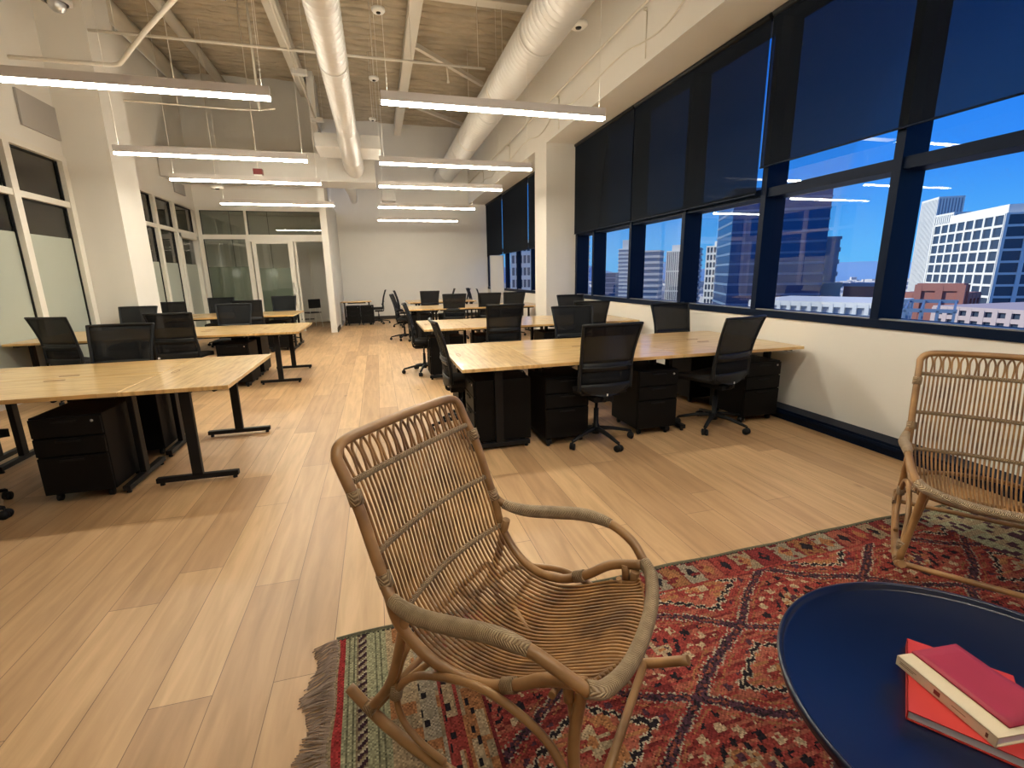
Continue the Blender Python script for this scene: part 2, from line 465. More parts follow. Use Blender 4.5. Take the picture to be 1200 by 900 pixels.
# baseboards
b = MB(); b.box(XL, -1.14, YB-0.02, YB, 0, 0.12); b.box(-1.14, XR, YB-0.02, YB, 0, 0.12)
struct(b, 'baseboard_back', DARKBASE)
b = MB(); b.box(-1.14, -1.125, 13.83, 14.85, 0, 0.12); b.box(-1.28, -1.125, 13.815, 13.83, 0, 0.0)
b = MB(); b.box(-1.14, -1.12, 13.85, 14.86, 0, 0.12); struct(b, 'baseboard_pier', DARKBASE)
b = MB(); b.box(3.80, XR, YN, 9.4, 0, 0.105); b.box(3.785, 3.80, YN, 9.4, 0.052, 0.085)
struct(b, 'baseboard_right', LEDGE, bevel=0.006)
b = MB(); b.box(3.33, XF, 9.38, 10.14, 0, 0.1); b.box(3.33, 3.80, 9.38, 9.40, 0, 0.1); struct(b, 'baseboard_column', LEDGE)
b = MB(); b.box(-3.78, -3.76, 9.19, 10.03, 0, 0.12); b.box(XL, -3.76, 9.18, 9.20, 0, 0.12); struct(b, 'baseboard_left', DARKBASE)

# ------------------------------------------------------------------ window walls
def window_wall(name, y0, y1, mull, transom_z, glass_x, XO=XR+0.26):
    e = empty(name, (0, 0, 0)); e['kind'] = 'structure'
    f = MB()
    f.box(XR-0.015, XO, y0, y1, ZS, ZS+0.07); f.box(XR, XO, y0, y1, ZW-0.07, ZW)
    f.box(XR, XO, y0, y0+0.07, ZS, ZW); f.box(XR, XO, y1-0.09, y1, ZS, ZW)
    f.box(XR+0.02, XO, y0, y1, transom_z, transom_z+0.09)
    for m in mull: f.box(XR, XO, m-0.07, m, ZS, ZW)
    f.build('window_frame', NAVYF, e)
    s = MB(); s.box(XR+0.01, XR+0.05, y0, y1, ZS+0.07, ZS+0.082); s.build('sill_trim', CHROME, e)
    ed = sorted([y0+0.07]+[m for m in mull]+[y1-0.09]); lo = [y0+0.07]+list(sorted(mull)); hi = [m-0.07 for m in sorted(mull)]+[y1-0.09]
    for a, c in zip(lo, hi):
        for za, zb in ((ZS+0.07, transom_z), (transom_z+0.09, ZW-0.07)):
            g = MB(); g.add([(glass_x, a, za), (glass_x, c, za), (glass_x, c, zb), (glass_x, a, zb)], [(0, 1, 2, 3)]); g.build('glass_pane', WINGL, e)
    return e
window_wall('window_1', -2.4, 9.40, [8.59, 7.20, 5.80, 4.43, 3.07, 1.69, 0.31, -1.07], 2.20, XR+0.13)
window_wall('window_2', 10.12, YB, [16.30, 15.05, 13.78, 12.40], 2.20, XR+0.07, XR+0.13)

# roller shades
def shade(y0, y1, zb, label, grp='roller shades on the window wall'):
    e = empty('roller_shade', (XR-0.04, (y0+y1)/2, ZW)); h = (y1-y0)/2
    m = MB(); m.box(-0.004, -0.002, -h, h, zb-ZW, -0.06); m.build('shade_cloth', SHADE, e)
    m = MB(); m.tube([(0, -h+0.01, -0.035), (0, h-0.01, -0.035)], 0.032, 10); m.build('roller_tube', BLACKP, e)
    m = MB(); m.box(-0.012, 0.006, -h, h, zb-ZW-0.014, zb-ZW); m.build('hem_bar', NAVYF, e, bevel=0.003)
    m = MB(); m.tube([(0.015, h+0.012, zb-ZW), (0.015, h+0.012, -0.05)], 0.007, 6); m.build('gap_light_line', WHITEP, e)  # pale tube added to imitate the bright daylight line beside the shade
    tag(e, label, 'roller shade', grp)
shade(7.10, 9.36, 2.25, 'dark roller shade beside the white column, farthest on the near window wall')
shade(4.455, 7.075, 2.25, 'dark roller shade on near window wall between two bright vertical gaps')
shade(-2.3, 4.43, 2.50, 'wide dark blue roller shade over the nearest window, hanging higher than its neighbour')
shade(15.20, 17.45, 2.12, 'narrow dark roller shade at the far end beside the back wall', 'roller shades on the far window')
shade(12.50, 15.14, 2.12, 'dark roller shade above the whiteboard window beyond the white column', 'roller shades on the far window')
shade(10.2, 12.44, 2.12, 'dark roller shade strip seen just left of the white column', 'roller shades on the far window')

# left glass partitions (x = XL) and storefront (y = YS)
def panes_x(name, y0, y1, mull, film_z, x=XL, zt=3.2, tr=2.55, door=None):
    e = empty(name, (0, 0, 0)); e['kind'] = 'structure'
    a, c = x-0.09, x+0.035
    f = MB(); f.box(a, c, y0, y1, zt, zt+0.08); f.box(a, c, y0, y1, 0, 0.1); f.box(a, c, y0, y0+0.07, 0.1, zt); f.box(a, c, y1-0.12, y1, 0.1, zt)
    f.box(a+0.01, c-0.01, y0, y1, tr, tr+0.08)
    for m in mull: f.box(a, c, m-0.06, m+0.06, 0.1, zt)
    if door: f.box(a, c+0.01, door[0], door[0]+0.09, 0, tr); f.box(a, c+0.01, door[1]-0.09, door[1], 0, tr); f.box(a, c+0.01, door[0], door[1], tr-0.1, tr)
    f.build('window_frame', TRIMW, e)
    g = MB()
    g.box(x-0.06, x-0.055, y0, y1, 0.1, zt)
    k = MB(); lo = [y0+0.07]+[m+0.06 for m in mull]; hi = [m-0.06 for m in mull]+[y1-0.12]
    for p, q in zip(lo, hi):
        G = MB(); G.box(x-0.058, x-0.052, p, q, tr+0.08, zt); G.build('glass_pane', OFFGL, e)
        G = MB(); G.box(x-0.058, x-0.052, p, q, 0.1, tr); G.build('glass_pane', OFFGL, e)
        # dark gaskets
        for z0, z1 in ((tr+0.08, zt), (0.1, tr)):
            k.box(x-0.05, x-0.028, q-0.018, q, z0, z1); k.box(x-0.05, x-0.028, p, q, z1-0.016, z1)
    k.build('glazing_gasket', BLACKP, e)
    if film_z:
        F = MB(); F.box(x-0.051, x-0.047, y0+0.05, y1-0.1, 0.1, film_z); F.build('frosted_film', FILM, e)
    return e
panes_x('window_3', 4.6, 9.18, [5.72, 6.82, 7.92], 2.1)
panes_x('window_4', 10.1, 14.5, [11.05, 12.11, 13.13], 1.85, door=(13.19, 14.40))

e = empty('window_5', (0, 0, 0)); e['kind'] = 'structure'
f = MB()
f.box(XL, -1.14, YS-0.03, YS+0.1, 3.22, 3.30); f.box(XL, -1.14, YS-0.02, YS+0.09, 2.50, 2.62)
f.box(-3.26, -1.14, YS-0.04, YS+0.1, 2.44, 2.62)
f.box(XL, -4.28, YS-0.03, YS+0.1, 0, 3.22); f.box(-3.29, -3.17, YS-0.03, YS+0.1, 0, 2.5); f.box(-3.25, -3.19, YS-0.03, YS+0.1, 2.62, 3.22)
f.box(-1.24, -1.14, YS-0.04, YS+0.1, 0, 3.22); f.box(XL, -3.2, YS-0.03, YS+0.1, 0, 0.1)
f.build('window_frame', TRIMW, e)
for (x0, x1, z0, z1) in ((-4.28, -3.25, 2.62, 3.22), (-3.19, -1.24, 2.62, 3.22), (-4.28, -3.29, 0.1, 2.5)):
    G = MB(); G.box(x0, x1, YS+0.02, YS+0.026, z0, z1); G.build('glass_pane', OFFGL, e)
k = MB()
for (x0, x1, z0, z1) in ((-4.28, -3.25, 2.62, 3.22), (-3.19, -1.24, 2.62, 3.22), (-4.28, -3.29, 0.1, 2.5)):
    k.box(x0, x0+0.015, YS-0.0, YS+0.02, z0, z1); k.box(x0, x1, YS, YS+0.02, z1-0.014, z1)
k.build('glazing_gasket', BLACKP, e)
G = MB(); G.box(-4.28, -3.29, YS+0.028, YS+0.032, 0.1, 1.80); G.build('frosted_film', FILM, e)
e = empty('door_1', (0, 0, 0)); e['kind'] = 'structure'
f = MB(); y0, y1 = YS-0.10, YS-0.05
f.box(-3.13, -3.03, y0, y1, 0.02, 2.46); f.box(-2.25, -2.12, y0, y1, 0.02, 2.46); f.box(-3.03, -2.25, y0, y1, 2.38, 2.46); f.box(-3.03, -2.25, y0, y1, 0.02, 0.14)
f.build('door_frame', TRIMW, e)
G = MB(); G.box(-3.03, -2.25, y0+0.02, y0+0.026, 0.14, 2.38); G.build('glass_pane', OFFGL, e)
G = MB(); G.box(-3.03, -2.25, y0+0.028, y0+0.032, 0.14, 1.75); G.build('frosted_film', FILM, e)
h = MB(); h.tube([(-2.21, y0-0.05, 0.75), (-2.21, y0-0.05, 1.35)], 0.014, 8); h.build('door_handle', CHROME, e)
f = MB(); f.box(-2.10, -2.05, YS-0.02, YS+0.08, 0.0, 2.44)
struct(f, 'trim_1', TRIMW)
f = MB(); f.box(-2.05, -1.30, 17.0, 17.08, 0.09, 2.44); struct(f, 'wall_office_partition', DIMW)
f = MB(); f.box(-2.6, -1.31, 16.95, 17.0, 0.05, 0.13); f.box(-2.08, -2.02, 16.94, 17.0, 0.13, 2.44); struct(f, 'trim_2', TRIMW)

# grey acoustic panels on the left wall
for i, (a, c, z0, z1) in enumerate(((8.36, 9.18, 3.50, 3.95), (13.4, 14.05, 3.47, 3.72))):
    m = MB(); m.box(XL, XL+0.03, a, c, z0, z1); o = m.build('wall_panel', GREYP, None, bevel=0.005)
    tag(o, ('large grey square panel on left wall above nearest glass partition', 'small grey panel above the far left glass partition')[i], 'panel')

# ------------------------------------------------------------------ ceiling services
o = empty('round_duct', (2.45, 0, 4.74)); r = 0.30
m = MB()
prof = []
y = -3.4
while y < 17.4:
    prof += [(r, y), (r, y+0.115), (r+0.003, y+0.12), (r, y+0.125)]; y += 0.125
prof.append((r, YB-0.03))
m.lathe(prof, 40, (0, 0, 0), 'Y'); m.build('duct_tube', DUCT, o)
for yy in (1.2, 4.15, 7.1, 10.2, 13.4, 16.2):
    m = MB(); m.lathe([(r+0.001, yy), (r+0.008, yy), (r+0.008, yy+0.05), (r+0.001, yy+0.05)], 40, (0, 0, 0), 'Y'); m.build('seam_collar', DUCT, o)
m = MB()
for yy in (2.0, 5.6, 9.2, 12.4): m.tube([(0, yy, r-0.01), (0, yy, ZC-4.74)], 0.006, 6); m.lathe([(r+0.002, yy-0.02), (r+0.01, yy-0.02), (r+0.01, yy+0.02), (r+0.002, yy+0.02)], 32, (0, 0, 0), 'Y')
m.build('hanger_strap', PIPE, o)
tag(o, 'large white round spiral duct hung under the deck beside the window wall', 'duct')

o = empty('round_duct', (-0.30, 0, 3.93)); r = 0.165
m = MB(); prof = []; y = -3.4
while y < 9.2: prof += [(r, y), (r, y+0.115), (r+0.002, y+0.12), (r, y+0.125)]; y += 0.125
m.lathe(prof+[(r, 9.3)], 32, (0, 0, 0), 'Y'); m.build('duct_tube', DUCT, o)
m = MB(); m.lathe([(r, 9.3), (r+0.04, 9.9), (r+0.045, 11.2), (r+0.045, 11.24), (r+0.06, 11.26), (r+0.055, 12.2), (r+0.03, 12.5), (r, 12.62), (r-0.06, 12.69)], 32, (0, 0, 0), 'Y'); m.build('duct_reducer', DUCT, o)
for yy in (2.5, 6.55): m = MB(); m.lathe([(r, yy), (r+0.007, yy), (r+0.007, yy+0.04), (r, yy+0.04)], 32, (0, 0, 0), 'Y'); m.build('seam_collar', DUCT, o)
m = MB(); m.box(-0.62, 0.57, 10.2, 11.1, -0.08, 0.16); m.build('terminal_box', DUCT, o, bevel=0.008)
tag(o, 'white round duct left of centre running through a rectangular terminal box', 'duct')
o = empty('round_duct', (-0.62, 0, 4.05)); m = MB(); m.tube([(-0.05, 13.62, 0.05), (0, 14.3, 0.0), (0.1, 15.6, -0.1), (0.12, 16.4, -0.25)], [0.19, 0.18, 0.14, 0.10], 20, 6); m.build('duct_tube', DUCT, o)
tag(o, 'short white branch duct beyond the rectangular duct near the back wall', 'duct')
m = MB(); m.box(XL+0.01, 0.16, 12.7, 13.6, 3.68, 4.30); o = m.build('rectangular_duct', DUCT, None, bevel=0.02)
tag(o, 'wide white rectangular duct crossing above the left pendant lights', 'duct')
m = MB(); m.box(0.35, 0.75, 15.9, 16.3, 3.75, 4.05); o = m.build('junction_box', DUCT, None, bevel=0.01); tag(o, 'small white box on back wall beside the branch duct', 'box')

# roof joists, girder, tubes
def joist(x, label):
    o = empty('roof_beam', (x, 0, 6.12)); m = MB()
    m.box(-0.11, 0.11, YN, YB, -0.07, -0.05); m.box(-0.09, 0.09, YN, YB, 0.2, 0.24); m.box(-0.012, 0.012, YN, YB, -0.05, 0.2)
    m.build('beam_web', PIPE, o)
    tag(o, label, 'beam', 'painted roof beams')
joist(1.02, 'painted steel roof beam just left of the big spiral duct')
joist(-1.42, 'painted steel roof beam left of the smaller round duct')
m = MB(); m.box(-0.2, XF, 9.05, 9.27, 6.0, 6.03); m.box(-0.2, XF, 9.14, 9.18, 6.03, 6.38)
tag(m.build('roof_girder', PIPE), 'painted steel girder crossing the deck at the top of the view', 'beam')
for i, (x, z, rr) in enumerate(((-4.12, 6.05, 0.15), (-3.25, 6.1, 0.10))):
    m = MB(); m.tube([(x, YN+0.1, z), (x, YS-0.05, z)], rr, 16)
    tag(m.build('roof_pipe', PIPE), ('thick painted pipe tight to the left wall under the deck', 'slimmer painted pipe second from the left wall under the deck')[i], 'pipe')
for i, (a, c) in enumerate((((1.13, 11.2, 6.1), (2.9, 12.9, 6.1)), ((1.13, 14.6, 6.1), (3.2, 16.4, 6.1)))):
    m = MB(); m.bar(a, c, 0.09, 0.09)
    tag(m.build('roof_brace', PIPE), ('nearer diagonal brace from the roof beam to the spiral duct', 'farther diagonal brace under the deck beside the spiral duct')[i], 'brace', 'roof braces')
# sprinkler main and conduits
m = MB(); m.tube([(-3.74, 9.15, 5.0), (2.12, 9.15, 5.0)], 0.022, 8)
for x in (-3.4, -1.5, 0.85, 2.0): m.tube([(x, 9.15, 5.0), (x, 9.15, ZC-0.1)], 0.006, 5)
m.tube([(1.45, 9.2, 5.0), (1.45, 9.1, 4.75)], 0.014, 6); m.lathe([(0.0, 4.70), (0.025, 4.71), (0.012, 4.76), (0, 4.76)], 10, (1.45, 9.1, 0))
tag(m.build('sprinkler_pipe', PIPE), 'thin white sprinkler pipe running straight across under the deck', 'pipe')
m = MB(); m.tube([(-4.35, 8.37, 4.3), (-3.4, 8.36, 4.3), (-3.16, 8.33, 4.3), (-3.0, 8.15, 4.3), (-2.4, 7.25, 4.3), (-1.3, 5.7, 4.3)], 0.026, 8, 5)
tag(m.build('bent_conduit', PIPE), 'cream bent conduit above the nearest left pendant light', 'pipe')
m = MB(); m.tube([(-1.07, YN+0.2, 5.0), (-1.07, 14.4, 5.0)], 0.02, 6)
o = m.build('conduit', PIPE)
for yy in (9.95, 12.6):
    k = MB(); k.box(-1.16, -0.9, yy-0.06, yy+0.06, 4.93, 5.01); k.build('junction_box', DUCT, o, bevel=0.004)
tag(o, 'straight conduit with two junction boxes between roof beam and round duct', 'pipe')
m = MB(); m.tube([(3.24, YN+0.2, 4.5), (3.24, 17.3, 4.5)], 0.016, 6)
for yy in (1.5, 4.5, 5.8, 8.7, 12, 15): m.tube([(3.29, yy, 4.5), (3.33, yy, 4.5)], 0.02, 6); m.tube([(3.335, yy, 3.98), (3.335, yy, 4.48)], 0.008, 5)
tag(m.build('conduit', PIPE), 'thin conduit running along the fascia above the window shades', 'pipe')
m = MB(); m.tube([(3.1, YN+0.2, 5.05), (3.1, 17.0, 5.05)], 0.022, 6)
tag(m.build('conduit', PIPE), 'upper conduit between spiral duct and fascia', 'pipe')
pts = []
for i in range(30):
    y = 4.0+i*0.45; pts.append((3.325, y, 4.22+0.10*math.sin(i*1.35)*(0.6+0.4*math.sin(i*0.7))))
m = MB(); m.tube(pts, 0.009, 6, 4)
tag(m.build('sagging_cable', PIPE), 'loosely clipped cable sagging along the fascia above the windows', 'cable')
# small ceiling devices
def disc_device(x, y, z, rr, name, label, cat='ceiling device'):
    o = empty(name, (x, y, z)); m = MB(); m.lathe([(0, 0), (rr*0.8, 0), (rr, 0.02), (rr, 0.05), (0, 0.05)], 20); m.build('housing', WHITEP, o)
    m = MB(); m.lathe([(0, -0.015), (rr*0.3, -0.012), (rr*0.35, 0.0)], 14); m.build('sensor', BLACKP, o)
    m = MB(); m.tube([(0, 0, 0.05), (0, 0, ZC-z)], 0.006, 5); m.build('drop_rod', PIPE, o)
    tag(o, label, cat)
disc_device(0.30, 7.7, 5.0, 0.09, 'smoke_detector', 'round white detector nearest the camera, right of the smaller round duct')
disc_device(0.23, 10.1, 5.0, 0.09, 'smoke_detector', 'round white detector above the left end of the nearest right pendant')
disc_device(0.19, 12.5, 5.0, 0.08, 'smoke_detector', 'small white detector farther back beside the terminal box')
disc_device(2.8, 6.6, 4.6, 0.12, 'smoke_detector', 'round white detector at top beside the spiral duct')
disc_device(-3.16, 12.2, 3.37, 0.13, 'smoke_detector', 'white detector hanging below the rectangular duct at left')
o = empty('dome_camera', (-3.28, 7.4, 4.56)); m = MB(); m.lathe([(0, 0.09), (0.15, 0.09), (0.15, 0.02), (0.11, 0.0)], 24); m.build('housing', GREYP, o)
m = MB(); m.lathe([(0.085, 0.0), (0.075, -0.05), (0.045, -0.08), (0, -0.09)], 20); m.build('dome', CHROME, o)
m = MB(); m.tube([(0, 0, 0.09), (0, 0, ZC-4.56)], 0.012, 6); m.build('drop_rod', PIPE, o)
tag(o, 'grey dome security camera hanging at the upper left', 'camera')
o = empty('hanging_speaker', (-1.55, 6.75, 4.5)); m = MB()
m.M = Matrix.Rotation(0.35, 4, 'X'); m.box(-0.15, 0.15, -0.1, 0.1, 0, 0.3); m.build('cabinet', GREYP, o, bevel=0.01)
m = MB(); m.tube([(0, 0, 0.3), (0, 0, ZC-4.5)], 0.01, 6); m.build('drop_rod', PIPE, o)
tag(o, 'boxy grey speaker hanging from the deck near the top of the view', 'speaker')
o = empty('strobe_alarm', (-1.99, 10.5, 3.31)); m = MB(); m.box(-0.08, 0.08, -0.06, 0.06, 0.06, 0.16); m.build('alarm_body', RED, o, bevel=0.006)
m = MB(); m.box(-0.07, 0.07, -0.055, 0.055, -0.02, 0.06); m.build('strobe_lens', WHITEP, o, bevel=0.006)
m = MB(); m.tube([(0, 0, 0.16), (0, 0, ZC-3.31)], 0.008, 6); m.build('drop_rod', PIPE, o)
tag(o, 'red and white fire strobe hanging above the third left pendant', 'alarm')
m = MB(); m.tube([(-3.9, 10.0, 4.35), (-2.0, 10.0, 4.33), (-1.5, 10.0, 4.38)], 0.012, 6, 4); m.tube([(-3.0, 10.0, 4.35), (-3.0, 10.0, ZC)], 0.008, 5)
m.tube([(-1.75, 10.0, 4.33), (-1.75, 10.0, ZC)], 0.02, 6)
tag(m.build('hanging_conduit', PIPE), 'thin white conduit on drop rods between the first two left pendants', 'pipe')

# ------------------------------------------------------------------ pendant lights
def make_pendant():
    o = empty('pendant_light', (0, 0, 0)); L = 1.11
    m = MB(); m.box(-L, L, -0.034, 0.034, 0.012, 0.070); m.box(-L, L, -0.034, -0.030, 0.070, 0.092); m.box(-L, L, 0.030, 0.034, 0.070, 0.092)
    m.box(-L, -L+0.004, -0.034, 0.034, 0.070, 0.092); m.box(L-0.004, L, -0.034, 0.034, 0.070, 0.092); m.build('housing', LAMPH, o)
    m = MB(); m.box(-L+0.004, L-0.004, -0.031, 0.031, -0.012, 0.0118); m.build('diffuser', LAMPE, o, bevel=0.004)
    m = MB(); m.box(-L+0.05, L-0.05, -0.018, 0.018, 0.0702, 0.074); m.build('uplight_strip', LAMPE2, o)
    for s in (-1, 1):
        m = MB(); m.tube([(s*(L-0.06), 0, 0.075), (s*(L-0.06), 0, ZC-3.0-0.03)], 0.0022, 5); m.build('suspension_cable', TRIMW, o)
    return o
LAMPE2 = emat('lamp_uplight', LAMP_COL, LAMP_E*0.34)
RROW = [4.91, 7.36, 9.14, 11.75, 14.35]; LROW = [5.03, 7.42, 9.10, 11.68]
RLAB = ['nearest right-hand linear pendant light, in front of the big spiral duct', 'second right-hand linear pendant light, ending beside the white column',
        'third right-hand linear pendant light counting from the camera', 'fourth right-hand linear pendant light, before the back wall', 'farthest right-hand linear pendant light, closest to the back wall']
LLAB = ['nearest left-hand linear pendant light, cut by the picture edge', 'second left-hand linear pendant light, starting at the white left column',
        'third left-hand linear pendant light, under the red strobe', 'farthest left-hand linear pendant light, before the glass storefront']
P0 = make_pendant(); first = True
def place_pendant(x, y, lab, g):
    global first
    if first: o = P0; o.location = (x, y, 3.0); first = False
    else: o = dup(P0, (x, y, 3.0))
    tag(o, lab, 'pendant light', g)
for y, l in zip(RROW, RLAB): place_pendant(1.27, y, l, 'right row of linear pendant lights')
for y, l in zip(LROW, LLAB): place_pendant(-1.89, y, l, 'left row of linear pendant lights')
for i, y in enumerate((2.45, -0.1)):
    place_pendant(1.27, y, ('right-row pendant light over the lounge rug, just above the picture', 'right-row pendant light behind the viewer')[i], 'right row of linear pendant lights')

# ------------------------------------------------------------------ desks
ZT = 0.74
def make_desk(L, D, name='desk', ins=0.085):
    # length along local X, depth along local Y, T legs near both ends
    o = empty(name)
    m = MB(); m.box(-L/2, L/2, -D/2, D/2, ZT-0.028, ZT); m.build('desktop', WOOD, o, bevel=0.003)
    ys_ = D/2-0.09; m = MB(); m.tube([(-0.05, ys_-0.014, ZT), (0.05, ys_-0.014, ZT), (0.064, ys_, ZT), (0.05, ys_+0.014, ZT), (-0.05, ys_+0.014, ZT), (-0.064, ys_, ZT)], 0.0016, 5, 3, closed=True); m.build('cable_slot', INK, o)
    m = MB(); m.box(-L/2+0.18, L/2-0.18, -0.03, 0.03, ZT-0.075, ZT-0.035)
    for s in (-1, 1): m.box(s*(L/2-ins)-0.03, s*(L/2-ins)+0.03, -D/2+0.08, D/2-0.08, ZT-0.055, ZT-0.028)
    m.build('under_frame', BLACKM, o)
    for s in (-1, 1):
        m = MB(); x = s*(L/2-ins)
        m.box(x-0.02, x+0.02, -0.035, 0.035, 0.055, ZT-0.055)
        m.box(x-0.024, x+0.024, -D/2+0.06, D/2-0.06, 0.022, 0.060)
        m.build('leg', BLACKM, o, bevel=0.006)
        k = MB()
        for t in (-1, 1): k.lathe([(0.0, 0), (0.016, 0), (0.016, 0.012), (0.008, 0.024)], 10, (x, t*(D/2-0.09), 0))
        k.build('foot_glide', BLACKP, o)
    return o
DESKS = {}
def desk(kind, x, y, rz, label, group):
    dims = {'end': (1.44, 0.655, 'desk', 0.16), 'main': (1.325, 0.712)}[kind]
    if kind not in DESKS: o = DESKS[kind] = make_desk(*dims); o.location = (x, y, 0); o.rotation_euler = (0, 0, rz)
    else: o = dup(DESKS[kind], (x, y, 0), rz)
    tag(o, label, 'desk', group)
    return o
HP = PI/2
def cluster(x_end, sgn, y0, nm, group, n=2, end=True):
    # x_end : aisle-side edge; sgn +1 grows right, -1 grows left
    x = x_end; yc = y0+0.72
    if end:
        desk('end', x+sgn*0.3275, yc, HP, 'crosswise end desk, %s' % nm, group); x += sgn*0.66
    for i in range(n):
        pos = ('aisle-side' if i == 0 else 'outer')
        desk('main', x+sgn*0.6625, y0+0.362, 0, 'near-row %s desk, %s' % (pos, nm), group)
        desk('main', x+sgn*0.6625, y0+1.078, PI, 'far-row %s desk, %s' % (pos, nm), group)
        x += sgn*1.33
cluster(0.585, 1, 3.59, 'nearest right-hand desk block by the window', 'nearest right desk block')
cluster(0.575, 1, 6.60, 'second right-hand desk block from the camera', 'second right desk block')
cluster(0.53, 1, 10.86, 'third right-hand desk block beyond the column', 'third right desk block')
cluster(0.80, 1, 13.95, 'farthest right-hand desk block near the back wall', 'farthest right desk block', n=1)
cluster(-1.05, -1, 3.62, 'nearest left-hand desk block', 'nearest left desk block')
cluster(-1.09, -1, 7.10, 'second left-hand desk block by the left column', 'second left desk block')
cluster(-1.67, -1, 10.52, 'farthest left-hand desk block before the storefront', 'farthest left desk block', end=False)
d = make_desk(0.9, 0.6, 'desk'); d.location = (-0.66, 15.85, 0); tag(d, 'small lone desk by the white pier at the back', 'desk')

# ------------------------------------------------------------------ pedestal cabinets
def make_ped():
    o = empty('mobile_pedestal'); W, D, H0 = 0.40, 0.50, 0.60
    m = MB(); m.box(-W/2, W/2, -D/2+0.02, D/2, 0.06, H0); m.build('body', CABM, o, bevel=0.006)
    for z0, z1 in ((0.065, 0.325), (0.335, 0.455), (0.465, 0.590)):
        k = MB(); k.box(-W/2+0.004, W/2-0.004, -D/2, -D/2+0.02, z0, z1); dr = k.build('drawer', CABM, o, bevel=0.004)
        q = MB(); q.box(-0.07, 0.07, -D/2-0.012, -D/2, z1-0.03, z1-0.018); q.build('drawer_pull', BLACKM, dr, bevel=0.002)
    k = MB(); k.lathe([(0, -D/2-0.004), (0.009, -D/2-0.004), (0.009, -D/2+0.001)], 12, (W/2-0.05, 0, 0.56), 'Y'); k.build('lock', CHROME, o)
    for sx in (-1, 1):
        for sy in (-1, 1):
            k = MB(); k.lathe([(0, -0.011), (0.026, -0.011), (0.026, 0.011), (0, 0.011)], 14, (sx*(W/2-0.05), sy*(D/2-0.06), 0.027), 'X')
            k.box(sx*(W/2-0.05)-0.014, sx*(W/2-0.05)+0.014, sy*(D/2-0.06)-0.014, sy*(D/2-0.06)+0.014, 0.035, 0.06); k.build('caster', BLACKP, o)
    return o
PED = make_ped(); ped_used = False
def ped(x, y, rz, label):
    global ped_used
    if not ped_used: o = PED; o.location = (x, y, 0); o.rotation_euler = (0, 0, rz); ped_used = True
    else: o = dup(PED, (x, y, 0), rz)
    tag(o, label, 'cabinet', 'black mobile pedestals under the desks')
ped(0.95, 3.97, -HP, 'black pedestal under the near end of the nearest right block')
ped(1.50, 3.92, 0, 'black pedestal left of the tall-backed chair at the nearest right block')
ped(2.37, 3.90, 0, 'black pedestal right of the tall-backed chair at the nearest right block')
ped(3.53, 3.92, 0, 'black pedestal under the nearest right block against the window wall')
ped(0.95, 4.78, -HP, 'black pedestal under the far end of the nearest right block')
ped(3.50, 4.72, PI, 'black pedestal at the back of the nearest right block by the window')
ped(0.90, 7.00, -HP, 'black pedestal at the aisle corner of the second right block')
ped(1.52, 6.95, 0, 'black pedestal under the second right block, beside the end desk')
ped(2.55, 6.95, 0, 'black pedestal under the middle of the second right block')
ped(0.88, 11.25, -HP, 'black pedestal at the aisle corner of the third right block')
ped(1.55, 11.2, 0, 'black pedestal under the middle of the third right block')
ped(1.15, 14.35, -HP, 'black pedestal at the aisle corner of the farthest right block')
ped(-2.04, 3.90, 0, 'black pedestal under the near row of the nearest left block')
ped(-2.04, 4.72, PI, 'black pedestal under the far row of the nearest left block')
ped(-1.97, 7.45, 0, 'black pedestal under the near row of the second left block')
ped(-1.97, 8.20, PI, 'black pedestal under the far row of the second left block')
ped(-2.05, 10.95, 0, 'black pedestal under the farthest left block, near the aisle')
ped(-2.60, 11.55, PI, 'black pedestal under the back row of the farthest left block')
ped(-0.78, 15.85, 0, 'black pedestal under the lone desk by the pier, left one')
ped(-0.36, 15.85, 0, 'black pedestal under the lone desk by the pier, right one')

